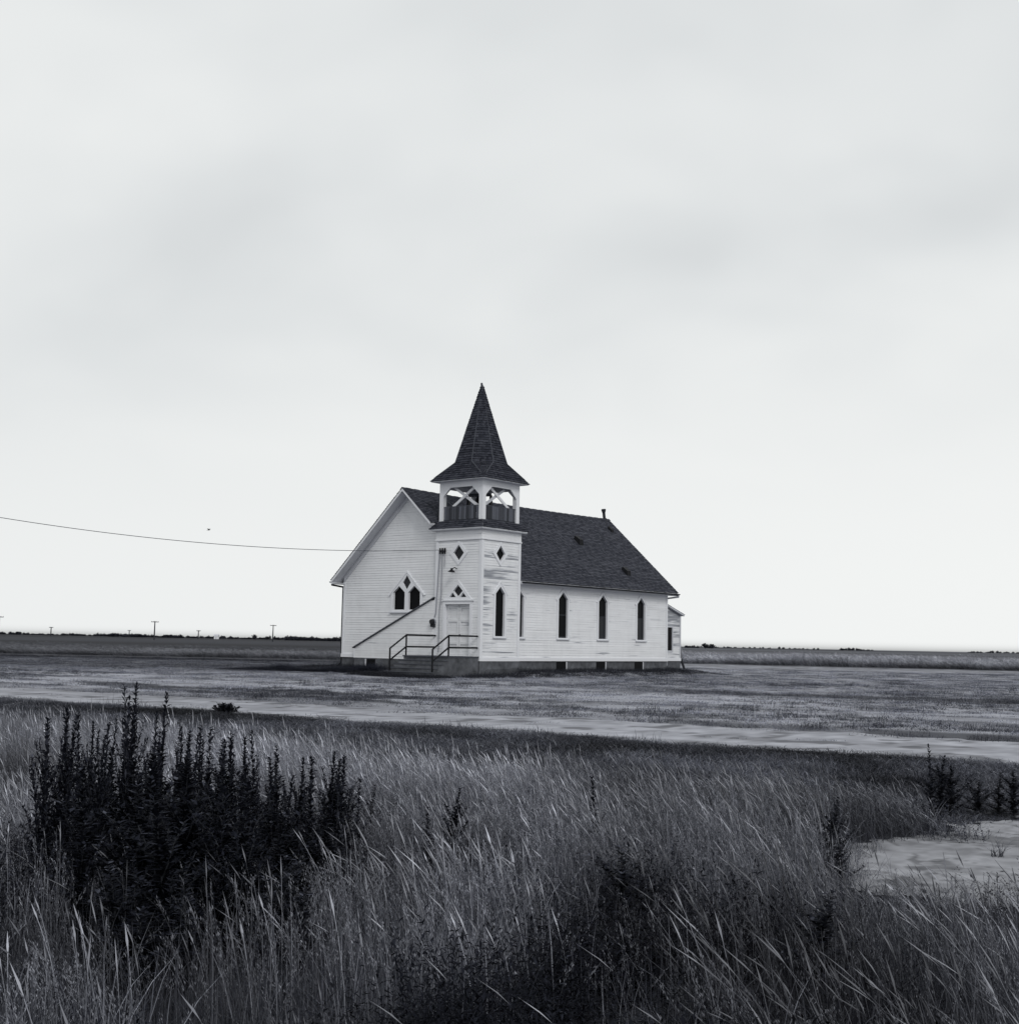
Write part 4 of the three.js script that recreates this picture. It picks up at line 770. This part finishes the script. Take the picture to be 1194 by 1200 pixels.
function tuftStraw(seed) {
  const r = rng(seed), mb = new MB();
  for (let i = 0; i < 52; i++) { const a = r() * 6.28, q = Math.sqrt(r()) * 0.22, v = 0.05 + 0.15 * r() * r(); blade(mb, Math.cos(a) * q, Math.sin(a) * q, 0.1 + 0.32 * r(), r() < 0.45 ? WIND + jit(r, 1.0) : r() * 6.28, 0.15 + 1.0 * r() * r(), 0.0025 + 0.0035 * r(), tint(v), 3, jit(r, 1.0)); }
  for (let i = 0; i < 10; i++) { const a = r() * 6.28, q = Math.sqrt(r()) * 0.22, v = 0.11 + 0.18 * r(); culm(mb, Math.cos(a) * q, Math.sin(a) * q, 0.34 + 0.26 * r(), WIND + jit(r, 0.9), 0.15 + 0.5 * r(), 0.0022, tint(v * 0.75), tint(v, 0.8), 0.07 + 0.06 * r(), 0.0028 + 0.0018 * r()); }
  for (let i = 0; i < 9; i++) { const a = r() * 6.28, q = r() * 0.2; panicle(mb, r, Math.cos(a) * q, Math.sin(a) * q, 0.24 + 0.24 * r(), r() < 0.6 ? WIND + jit(r, 0.9) : r() * 6.28, 0.1 + 0.4 * r(), tint(0.08 + 0.06 * r()), 24); }
  return mb.geo();
}
function tuftShort(seed, h0, h1, dark = 1, rad = 0.32, n = 150) {
  const r = rng(seed), mb = new MB();
  for (let i = 0; i < n; i++) { const a = r() * 6.28, q = Math.sqrt(r()) * rad, v = (0.03 + 0.1 * r() * r()) * dark; blade(mb, Math.cos(a) * q, Math.sin(a) * q, mix(h0, h1, r() * r()), r() < 0.3 ? WIND + jit(r, 1) : r() * 6.28, 0.1 + 0.9 * r(), 0.004 + 0.004 * r(), tint(v, 1.1), 2, jit(r, 1.2)); }
  return mb.geo();
}
function tuftLeafy(seed) {
  const r = rng(seed), mb = new MB();
  for (let s = 0; s < 30; s++) {
    const a = r() * 6.28, q = Math.sqrt(r()) * 0.19, h = 0.08 + 0.26 * r(), x = Math.cos(a) * q, z = Math.sin(a) * q, ld = r() * 6.28, ln = 0.5 * r(), big = 0.7 + 0.8 * r();
    for (let k = 0; k < 17; k++) { const t = (k + 0.5) / 17, v = 0.009 + 0.022 * r() * r() + (r() < 0.06 ? 0.05 * r() : 0); leaf(mb, [x + Math.cos(ld) * ln * h * t, h * t, z + Math.sin(ld) * ln * h * t], k * 2.4 + r(), jit(r, 0.5) + 0.5, (0.012 + 0.016 * r()) * big, (0.004 + 0.005 * r()) * big, tint(v, 1.4)); }
  }
  for (let i = 0; i < 9; i++) { const a = r() * 6.28, q = r() * 0.16; blade(mb, Math.cos(a) * q, Math.sin(a) * q, 0.12 + 0.24 * r(), r() * 6.28, 0.2 + 0.7 * r(), 0.003, tint(0.02 + 0.05 * r() * r(), 1.2), 3, jit(r, 1)); }
  return mb.geo();
}
const _m = new THREE.Matrix4(), _q = new THREE.Quaternion(), _e = new THREE.Euler(), _s = new THREE.Vector3(), _p = new THREE.Vector3(), _c = new THREE.Color();
// a scattered mass of plants: variants of one tuft, each an instanced child of one stuff object
function scatter(name, label, category, geos, list) {
  const g = new THREE.Group(); top(g, name, label, category, null, 'stuff');
  const per = geos.map(() => []); list.forEach(o => per[o.k % geos.length].push(o));
  geos.forEach((geo, i) => {
    if (!per[i].length) return;
    const im = new THREE.InstancedMesh(geo, plantMat, per[i].length); im.name = 'tuft'; im.userData.kind = 'stuff'; im.castShadow = im.receiveShadow = true;
    per[i].forEach((o, n) => { _m.compose(_p.set(o.x, elev(o.x, o.d) - 0.01, -o.d), _q.setFromEuler(_e.set(o.tx || 0, o.rot, 0)), _s.set(o.s, o.h, o.s)); im.setMatrixAt(n, _m); im.setColorAt(n, _c.setRGB(o.v, o.v, o.v)); });
    g.add(im);
  });
  return g;
}
// where things grow
const weedBlob = (x, d) => Math.exp(-(((x + 1.65) / 1.05) ** 2 + ((d - 6.6) / 1.3) ** 2));
function darkLeafy(x, d) {      // low dark broadleaf growth
  let k = 1.25 * Math.exp(-(((x + 0.02) / 1.05) ** 2 + ((d - 3.4) / 1.35) ** 2)) + 0.95 * Math.exp(-(((x - 0.75) / 0.55) ** 2 + ((d - 5.4) / 0.95) ** 2)) + 1.0 * weedBlob(x, d) + 0.35 * Math.exp(-(((x + 2.55) / 0.35) ** 2 + ((d - 5.6) / 0.5) ** 2)) + 0.5 * Math.exp(-(((x - 1.75) / 0.35) ** 2 + ((d - 4.4) / 0.4) ** 2));
  return k + 1.7 * (fbm(x * 1.9 + 4, d * 1.3 + 9, 4) - 0.5);
}
const strawy = (x, d) => 1.1 * Math.exp(-(((x - 1.5) / 0.9) ** 2 + ((d - 4.2) / 1.6) ** 2)) + 0.6 * Math.exp(-(((x - 1.5) / 3.0) ** 2 + ((d - 9) / 2.2) ** 2)) + 0.5 * Math.exp(-(((x + 3.4) / 0.8) ** 2 + ((d - 9) / 2) ** 2)) + 0.7 * (fbm(x * 0.9 + 14, d * 0.7 + 2, 3) - 0.5);
function tallness(x, d) {       // how high the meadow stands here
  const n = roadN(x, d); let h = mix(1, 0.3, sm(8.4, 10.8, n + 2.2 * (fbm(x * 0.25, d * 0.25, 2) - 0.5))) * (0.8 + 0.5 * fbm(x * 0.7 + 2, d * 0.7, 3));
  h *= mix(1, 0.55, sm(14.6, 16.2, n));
  const q = patch(x, d); if (q < 1.25) h *= mix(0.5, 1, sm(1.0, 1.25, q));
  const clear = EYE * (1 - d / 7.3) + 0.03; if (x > 0.27 * d - 0.1 && d < 7.3) h = Math.min(h, Math.max(0.1, clear / 0.42));
  return h;
}
const inView = (x, d, m = 1.8) => Math.abs(x) < 0.445 * d + m;
{
  const R = rng(20240), meadow = [], straw = [], leafy = [], short = [], stray = [];
  const put = (list, x, d, s, h, v, spin) => list.push({ x, d, k: Math.floor(R() * 97), rot: spin ? R() * 6.28 : jit(R, 0.5), s, h, v, tx: jit(R, 0.12) });
  for (let i = 0; i < 76000; i++) {
    const d = 2.1 + 25.5 * Math.sqrt(R()), x = jit(R, 0.445 * 27.6 + 2); if (!inView(x, d)) continue;
    const n = roadN(x, d), t = roadT(x, d); if (n > roadEdges(t)[0] + 0.12 * (R() - 0.2)) continue;
    const q = patch(x, d); if (q < 1.0 - 0.3 * R() * R()) continue;
    const H = tallness(x, d), dk = darkLeafy(x, d), vv = 0.3 + 1.75 * sm(0.24, 0.76, 0.65 * fbm(x * 0.8 + 1, d * 0.5 + 3, 4) + 0.35 * fbm(x * 2.6 + 8, d * 1.7 + 3, 3));
    if (n > 11.2 || H < 0.4) { if (R() < 0.62) continue; const k = n > 8.5 ? mix(1.0, 0.85, sm(9, 12, n)) * (0.15 + 1.7 * fbm(x * 0.7 + 8, d * 0.5, 3)) : 0.9; put(short, x, d, 1.0 + 0.6 * R(), Math.max(0.45, H * 1.9) * (0.5 + 0.9 * R() * R()), vv * k * (0.7 + 0.6 * R()), true); if (R() < mix(0.5, 0.1, sm(9, 15, n))) put(meadow, x + jit(R, 0.2), d, 0.9, H * 0.9, vv * 0.7); continue; }
    if (d > 11 && R() < 0.25) continue;
    if (dk > 0.42 + 0.5 * R()) { put(leafy, x, d, 0.85 + 0.5 * R(), 0.75 + 0.6 * R() * H, 0.7 * vv * (0.6 + 0.7 * R()), true); put(leafy, x + jit(R, 0.15), d + jit(R, 0.15), 0.8 + 0.5 * R(), 0.5 + 0.6 * R() * H, 0.6 * vv, true); if (R() < 0.12) put(meadow, x, d, 0.9, H * (0.7 + 0.3 * R()), vv * 0.7); if (R() < 0.05) put(stray, x, d, 0.9, H * 0.95, 1.1); }
    else {
      const sw = strawy(x, d);
      if (R() < sw * 0.55) put(straw, x, d, 0.85 + 0.35 * R(), H * (0.75 + 0.4 * R()), vv * (0.75 + 0.35 * R()));
      else put(meadow, x, d, 0.85 + 0.45 * R(), H * (0.7 + 0.5 * R()), vv * (0.85 + 0.4 * R()));
      if (R() < 0.12) put(leafy, x, d, 0.8 + 0.4 * R(), 0.6 + 0.5 * R(), vv, true);
    }
  }
  console.log('near', meadow.length, straw.length, leafy.length, short.length);
  scatter('meadow_grass', 'fine dry meadow grass bent by the wind in the foreground', 'grass', [1, 2, 3, 4, 5, 6, 7].map(tuftMeadow), meadow);
  scatter('seeding_grass', 'pale seeding grass stems leaning over in the meadow', 'grass', [21, 22, 23, 24, 25, 26].map(tuftStraw), straw);
  scatter('stray_seed_stems', 'few pale seed stems standing over the dark leafy patch', 'grass', [26, 27, 28].map(k => { const r = rng(k * 13), mb = new MB(); for (let i = 0; i < 4; i++) { const v = 0.2 + 0.16 * r(); culm(mb, jit(r, 0.25), jit(r, 0.2), 0.38 + 0.16 * r(), WIND + jit(r, 0.5), 0.35 + 0.4 * r(), 0.0024, tint(v * 0.7), tint(v, 0.8), 0.08 + 0.05 * r(), 0.003 + 0.0012 * r()); } return mb.geo(); }), stray);
  scatter('broadleaf_cover', 'dark low leafy weeds covering the foreground ground', 'ground cover', [31, 32, 33, 34, 35].map(tuftLeafy), leafy);
  scatter('roadside_grass', 'short dark grass along the near edge of the dirt road', 'grass', [41, 42, 43, 44].map(s => tuftShort(s, 0.05, 0.2)), short);
}
{ // sparse turf beyond the road, longer dark grass against the church, straw stand at the far field edge
  const R = rng(555), turf = [], base = [], far = [];
  for (let i = 0; i < 16000; i++) {
    const d = 17 + 60 * Math.pow(R(), 0.75), x = jit(R, 0.445 * d + 2);
    const n = roadN(x, d), t = roadT(x, d), e = roadEdges(t);
    const [a, b] = toChurch(x, d); if (a > -0.05 && a < 8.05 && b > -0.05 && b < 16.5 && !(a < 0.25 && b > 2.5)) continue;
    if (a > 0 && a < 2.45 && b > -2.9 && b < 0) continue;
    if (n < e[1]) { const ac = (n - e[0]) / (e[1] - e[0]); if (n < e[0] || R() > (ac > 0.44 && ac < 0.58 ? 0.16 : ac < 0.12 || ac > 0.88 ? 0.3 : 0.02)) continue; }
    const v = groundShade(x, d); if (v > 0.19 && R() < 0.7) continue;
    turf.push({ x, d, k: Math.floor(R() * 97), rot: R() * 6.28, s: 0.8 + 1.0 * R(), h: (v < 0.06 ? 1.3 : 0.6) * (0.6 + 0.9 * R()) * (R() < 0.06 ? 1.8 : 1), v: Math.min(4, v / 0.05) * (R() < 0.35 ? 0.3 + 0.3 * R() : 0.8 + 0.6 * R()), tx: jit(R, 0.1) });
  }
  for (let i = 0; i < 9000; i++) {      // dark tussocks in the yard
    const d = 21 + 34 * R(), x = jit(R, 0.445 * d + 2), n = roadN(x, d), [a, b] = toChurch(x, d);
    if (n < roadEdges(roadT(x, d))[1] + 0.1 || (a > -0.3 && a < 8.4 && b > -3.2 && b < 17)) continue;
    if (fbm(x * 0.32 + 70, d * 0.2 + 3, 4) + 0.25 * (R() - 0.5) < 0.56) continue;
    base.push({ x, d, k: Math.floor(R() * 97), rot: R() * 6.28, s: 0.5 + 0.9 * R(), h: 0.3 + 0.75 * R() * R(), v: 0.7 + 0.8 * R() });
  }
  for (let i = 0; i < 9000; i++) {      // round the walls
    const a = -2.2 + 12.5 * R(), b = -4.6 + 22 * R();
    const out = Math.max(Math.abs(a - 4.15) - 3.9, Math.abs(b - 7.2) - 7.1); if (out < 0.02 || out > 2.2 * R() + 0.3) continue;
    if (a > -0.05 && a < 2.5 && b > -2.9 && b < 2.5) continue; if (a > 0.9 && b > 14 && b < 16.5) continue;
    const x = CX + b * st - a * ct, d = CD + b * ct + a * st;
    base.push({ x, d, k: Math.floor(R() * 97), rot: R() * 6.28, s: 0.9 + 0.8 * R(), h: (1.0 + 1.0 * R()) * mix(1, 0.6, sm(0, 2, out)) * (b > 2.5 ? 0.7 : 1), v: 0.55 + 0.4 * R() });
  }
  for (let i = 0; i < 1400; i++) { // weeds at the foot of the steps
    const a = -0.9 + 4.2 * R(), b = -3.9 + 1.3 * R(); if (a > 0 && b > -3.0) continue; const x = CX + b * st - a * ct, d = CD + b * ct + a * st;
    base.push({ x, d, k: Math.floor(R() * 97), rot: R() * 6.28, s: 0.9 + 0.6 * R(), h: 0.5 + 1.2 * fbm(a * 1.4, b * 1.4, 2) * R(), v: 0.5 + 0.3 * R() });
  }
  for (let i = 0; i < 12000; i++) {
    const d = 84 + 80 * R() * R(), x = R() < 0.75 ? 3 + R() * (0.5 * d) : -(0.5 * d) * R(); if (!inView(x, d, 6)) continue;
    const edge = 99 - 0.28 * (x - 17) + 3 * (fbm(x * 0.05, 3.3, 2) - 0.5);
    if (x > 0 && d < edge) continue; const v = groundShade(x, d);
    far.push({ x, d, k: Math.floor(R() * 97), rot: jit(R, 1.2), s: 2.8 + 2.4 * R(), h: (x > 0 ? 1.2 : 0.7) * (0.7 + 0.8 * R()) * (0.5 + fbm(x * 0.12, d * 0.12, 2)), v: Math.min(2.4, v / 0.06) * (0.6 + 0.6 * R()) });
  }
  console.log('far', turf.length, base.length, far.length);
  scatter('yard_turf', 'thin mown turf and tussocks between the road and the church', 'grass', [51, 52, 53, 54].map(s => tuftShort(s, 0.02, 0.11, 1, 0.36, 150)), turf);
  scatter('wall_foot_weeds', 'dark rough grass growing along the foot of the church', 'grass', [61, 62, 63].map(s => tuftShort(s, 0.05, 0.26, 0.75, 0.22, 60)), base);
  scatter('field_edge_grass', 'tall pale grass standing along the edge of the far field', 'grass', [71, 72, 73].map(tuftStraw), far);
}
{ // low dark scrub left of the church
  const R = rng(808), list = [];
  for (let i = 0; i < 1000; i++) { const t = R(), x = mix(-12, -5.6, t) + jit(R, 0.5), d = mix(53.2, 51.0, t) + jit(R, 0.8) * (0.6 + 0.4 * R()); if (toChurch(x, d)[0] < 8.4 && toChurch(x, d)[1] > -0.6) continue; if (fbm(x * 0.9 + 3, d * 0.9, 3) < 0.42 + 0.15 * R()) continue; list.push({ x, d, k: Math.floor(R() * 97), rot: R() * 6.28, s: 1.2 + 0.8 * R(), h: (0.35 + 1.0 * R()) * (0.1 + 1.2 * fbm(x * 1.1, 2, 3)) * sm(-12.8, -9.5, x), v: 1.3 + 1.0 * R() }); }
  scatter('low_scrub', 'row of low dark scrub beside the church left of its gable', 'scrub', [81, 82, 83].map(tuftLeafy), list);
}
// ---------- upright weeds: a stem, rising side shoots and many small leaves
function weedStalk(seed, h, bushy, thin = 1) {
  const r = rng(seed), stem = new MB(), lv = new MB();
  const bx = jit(r, 0.05), bz = jit(r, 0.05), at = t => [bx * h * t * t, h * t, bz * h * t * t];
  for (let i = 0; i < 6; i++) stem.bar(at(i / 6), at((i + 1) / 6), 0.0065 * (1 - i / 7), 5, null, 0.0065 * (1 - (i + 1) / 7));
  const leaves = (f, n, l0, l1, t0) => { for (let k = 0; k < n; k++) { const t = t0 + (1 - t0) * (k + r()) / n, p = f(Math.min(1, t)), s = mix(l0, l1, t), v = 0.007 + 0.02 * r() * r() + (r() < 0.12 ? 0.06 * r() : 0); leaf(lv, p, k * 2.4 + r() * 1.2, 0.1 + 1.15 * r(), s * (0.5 + 0.7 * r()), s * (0.3 + 0.22 * r()), tint(v, 1.5)); } };
  leaves(at, Math.round(h * 270 * thin), 0.085, 0.04, 0.06);
  const nb = Math.round((bushy ? 17 : 7) * h);
  for (let k = 0; k < nb; k++) {
    const t = 0.1 + (bushy ? 0.6 : 0.45) * k / nb, p = at(t), dir = k * 2.4 + r(), L = (bushy ? 0.34 : 0.2) * (1 - 0.6 * t) * (0.7 + 0.6 * r()), up = 0.75 + 0.5 * r();
    const f = q => [p[0] + Math.cos(dir) * Math.cos(up) * L * q, p[1] + Math.sin(up) * L * q + 0.05 * q * q, p[2] + Math.sin(dir) * Math.cos(up) * L * q];
    stem.bar(f(0), f(0.5), 0.003, 4, null, 0.0025); stem.bar(f(0.5), f(1), 0.0025, 4, null, 0.0015);
    leaves(f, Math.round(L * 130), 0.06, 0.032, 0.1);
  }
  return [stem.geo(), lv.geo()];
}
const weedKinds = []; for (let k = 0; k < 9; k++) weedKinds.push(weedStalk(900 + k, 1, k % 3 === 0, [1, 0.7, 0.5, 0.9, 0.4, 0.8, 1, 0.55, 0.65][k]));
for (let k = 0; k < 4; k++) weedKinds.push(weedStalk(950 + k, 1, k % 2 === 0, 0.45));
const stemMat = mat(0.03, 0.9);
function weed(name, label, group, x, d, h, k, wide, turn) {
  const g = new THREE.Group(); top(g, name, label, 'weed', group); g.position.set(x, elev(x, d) - 0.01, -d); g.rotation.y = turn; g.scale.set(wide, h, wide);
  const [s, l] = weedKinds[k % weedKinds.length];
  part('stem', s, stemMat, g); const m = part('leaves', l, plantMat, g); m.userData.kind = 'stuff'; return g;
}
{
  const R = rng(4242);
  // heads of the clump against the road and the grass: pixel of the tip, then a depth in the clump
  const tops = [[62, 842, 6.2], [68, 826, 6.6], [78, 838, 6.4], [92, 848, 6.9], [100, 836, 6.3], [113, 842, 6.8], [122, 846, 6.2], [131, 838, 6.6], [140, 832, 7.0], [149, 816, 6.6], [158, 801, 6.8], [171, 800, 6.5], [180, 836, 6.2], [190, 812, 6.9], [199, 848, 6.4], [210, 856, 6.7], [216, 850, 7.1], [226, 858, 6.3], [236, 852, 6.8], [245, 848, 6.5], [254, 866, 7.1], [263, 864, 6.3], [274, 858, 6.9], [284, 884, 6.4], [291, 862, 7.2], [305, 850, 7.0], [313, 884, 6.5], [325, 868, 6.9], [334, 905, 6.3], [347, 912, 6.8], [357, 886, 7.0], [364, 884, 6.6], [387, 878, 6.9], [399, 884, 6.8], [393, 905, 6.3], [372, 930, 6.1]];
  for (const [u, v, d] of tops.slice()) if (R() < 0.85) tops.push([u + 5 * jit(R, 1.6), v + 8 + 34 * R(), d - 0.3 + 0.6 * R()]);
  for (const [u, v, d] of tops) { const q = atDepth(u, v, d); weed('tall_weed', 'tall dark leafy weed stalk in the dense clump rising before the road', 'weed stalks of the dense foreground clump', q[0], d, q[1], Math.floor(R() * 9), 0.5 + 0.4 * R(), R() * 6.28).rotation.z = jit(R, 0.13); }
  for (let i = 0; i < 34; i++) { const u = 84 + 300 * R(), d = 5.2 + 1.8 * R(), q = atDepth(u, 950, d); weed('tall_weed', 'lower bushy dark weed filling the dense clump before the road', 'bushy weeds filling the foreground clump', q[0] + jit(R, 0.05), d, 0.42 + 0.4 * R() - 0.16 * sm(220, 400, u), 3 * Math.floor(R() * 3), 0.9 + 0.5 * R(), R() * 6.28); }
  for (let i = 0; i < 14; i++) { const u = 130 + 230 * R(), d = 4.7 + 0.7 * R(), q = atDepth(u, 1000, d); weed('tall_weed', 'knee-high dark weed in the grass at the foot of the dense clump', 'short weeds before the foreground clump', q[0], d, 0.3 + 0.22 * R(), 9 + Math.floor(R() * 4), 0.8 + 0.4 * R(), R() * 6.28); }
  for (const [u, v, d, label, wide, k] of [
    [420, 912, 7.0, 'thin dark weed standing just right of the dense clump', 0.7, 1], [434, 918, 7.6, 'small dark weed leaning beyond the dense clump', 0.6, 2], [531, 922, 7.2, 'dark weed with leafy top among pale seed stems', 0.9, 4], [503, 944, 6.6, 'short crooked dark weed in the middle of the meadow', 0.8, 5], [698, 910, 7.4, 'lone dark weed spike in the bright middle grass', 0.8, 7], [733, 988, 5.6, 'dark weed above the black leafy patch', 1.2, 4],
    [972, 932, 7.3, 'slim dark weed beside the bare dirt patch', 0.8, 2], [984, 962, 7.1, 'bushy dark weed at the tip of the bare dirt patch', 0.8, 1], [1090, 872, 9.8, 'tall dark weed behind the bare dirt patch', 0.9, 1], [1100, 884, 9.9, 'second tall weed behind the bare dirt patch', 1.1, 0], [1112, 892, 10.1, 'spreading weed behind the bare dirt patch', 1.2, 6], [1168, 905, 10.4, 'bushy weed behind the far end of the dirt patch', 1.3, 3], [1186, 900, 10.3, 'leafy weed at the far end of the dirt patch', 1.2, 6], [1145, 912, 10.5, 'low leafy weed behind the middle of the dirt patch', 1.1, 0],
    [955, 1040, 4.9, 'dark weed between straw stems and the black patch', 1.1, 6]])
    { const q = atDepth(u, v, d), h = Math.max(0.18, q[1] - elev(q[0], d)); weed('dark_weed', label, null, q[0], d, h, 9 + k % 4, wide * 1.0, R() * 6.28); }
  // a bunch of grass on the bare patch, a low bush by the road
  { const p = [3.2, 8.2], mb = new MB(), r = rng(12); for (let i = 0; i < 40; i++) blade(mb, jit(r, 0.05), jit(r, 0.03), 0.07 + 0.14 * r(), r() * 6.28, 0.5 + 0.9 * r(), 0.005, tint(0.04 + 0.08 * r()), 3, jit(r, 0.6)); const m = new THREE.Mesh(mb.geo(), plantMat); top(m, 'grass_bunch', 'small bunch of grass growing on the bare dirt patch', 'grass bunch'); m.position.set(p[0], elev(...p) + 0.01, -p[1]); shadow(m); }
  { const g = new THREE.Group(), p = [-5.03, 22.4], r = rng(77), lv = new MB(), stem = new MB(); top(g, 'low_bush', 'small dark round bush at the near edge of the dirt road', 'bush'); g.position.set(p[0], elev(...p), -p[1]);
    for (let s = 0; s < 70; s++) { const dir = r() * 6.28, up = 0.3 + 1.1 * r(), L = 0.14 + 0.09 * r(); const f = t => [Math.cos(dir) * Math.cos(up) * L * 1.5 * t, Math.sin(up) * L * t, Math.sin(dir) * Math.cos(up) * L * t]; stem.bar([0, 0, 0], f(1), 0.004, 4); for (let k = 0; k < 26; k++) leaf(lv, f(0.25 + 0.75 * r()), r() * 6.28, r(), 0.05, 0.022, tint(0.008 + 0.01 * r(), 1.4)); }
    part('stem', stem.geo(), stemMat, g); part('leaves', lv.geo(), plantMat, g).userData.kind = 'stuff'; }
}
// ---------- far trees on the horizon
function crownGeo(seed, n = 150) { const r = rng(seed), mb = new MB(); for (let i = 0; i < n; i++) { const a = r() * 6.28, b = Math.acos(1 - 2 * r()), q = Math.pow(r(), 0.4), p = [Math.cos(a) * Math.sin(b) * q, 0.6 + Math.cos(b) * q * 0.6, Math.sin(a) * Math.sin(b) * q]; leaf(mb, p, r() * 6.28, jit(r, 1.3), 0.5, 0.36, tint(0.016 + 0.02 * r(), 1.2)); } return mb.geo(); }
const crowns = [1, 2, 3, 4].map(s => crownGeo(s));
{
  const R = rng(31), list = [];
  const row = (u0, u1, v0, d, n, h0, h1) => { for (let i = 0; i < n; i++) { const u = mix(u0, u1, R()), q = pix(u, v0), dd = d * (0.95 + 0.1 * R()); list.push({ x: q[0] * dd, d: dd, k: Math.floor(R() * 97), rot: R() * 6.28, s: mix(h0, h1, R()) * 1.1, h: mix(h0, h1, R()) * 0.9 * (0.5 + fbm(u * 0.06, d, 2)), v: 0.8 + 0.5 * R() }); } };
  row(-60, 420, 745, 1500, 330, 1.2, 2.6); row(125, 215, 745, 1300, 55, 1.8, 3.2); row(335, 410, 748, 1200, 60, 1.5, 2.8);
  row(985, 1022, 761, 1900, 22, 1.4, 2.8); row(800, 960, 758, 2200, 60, 1.0, 2.2); row(1130, 1230, 765, 2000, 40, 1.2, 2.6); row(800, 850, 757, 1300, 14, 1.2, 2.2);
  scatter('distant_treeline', 'thin dark line of far trees along the horizon', 'trees', crowns, list);
  const lone = (u, d, h, w, label) => { const q = pix(u, 757), g = new THREE.Group(); top(g, 'far_tree', label, 'tree'); g.position.set(q[0] * d, 0, -d); const mb = new MB(); mb.bar([0, -0.3, 0], [0, h * 0.5, 0], h * 0.06, 6, null, h * 0.03); part('trunk', mb.geo(), stemMat, g); const c = part('crown', crowns[Math.floor(R() * 4)], plantMat, g); c.scale.set(w, h * 0.62, w); c.position.y = h * 0.22; c.userData.kind = 'stuff'; };
  lone(826, 820, 3.4, 2.2, 'tiny dark tree on the horizon beyond the lean-to'); lone(833.5, 820, 3.0, 2.6, 'broader tiny tree beside the dark tree on the horizon'); lone(298, 900, 3.6, 2.2, 'small round tree alone on the horizon left of the church');
}
{ // loose stones on the bare patch and the road
  const R = rng(66), geos = [1, 2, 3].map(k => { const g = new THREE.IcosahedronGeometry(1, 1), p = g.attributes.position, col = []; for (let i = 0; i < p.count; i++) { const f = 0.75 + 0.5 * fbm(p.getX(i) * 1.3 + k * 7 + 9, p.getY(i) * 1.3 + p.getZ(i) + 5, 2); p.setXYZ(i, p.getX(i) * f, p.getY(i) * f * 0.6, p.getZ(i) * f); col.push(0.2, 0.2, 0.21); } g.setAttribute('color', new THREE.Float32BufferAttribute(col, 3)); g.computeVertexNormals(); return g; });
  const list = [];
  const add = (x, d, s) => list.push({ x, d, k: Math.floor(R() * 97), rot: R() * 6.28, s, h: s * (0.7 + 0.6 * R()), v: 0.35 + 1.1 * R() });
  for (let i = 0; i < 900; i++) { const x = 1.6 + 3.6 * R(), d = 6.8 + 4 * R(); if (patch(x, d) < 0.97) add(x, d, 0.005 + 0.014 * R() * R()); }
  for (let i = 0; i < 5200; i++) { const t = -40 + 62 * R(), e = roadEdges(t), n = mix(e[0], e[1], R()), x = 0.531 * n + 0.847 * t, d = 0.847 * n - 0.531 * t; if (inView(x, d)) add(x, d, 0.012 + 0.035 * R() * R() * R()); }
  for (const o of list) { o.tx = 0; }
  scatter('loose_stones', 'small loose stones strewn over the bare dirt and road', 'stones', geos, list);
}
renderer.render(scene, camera);
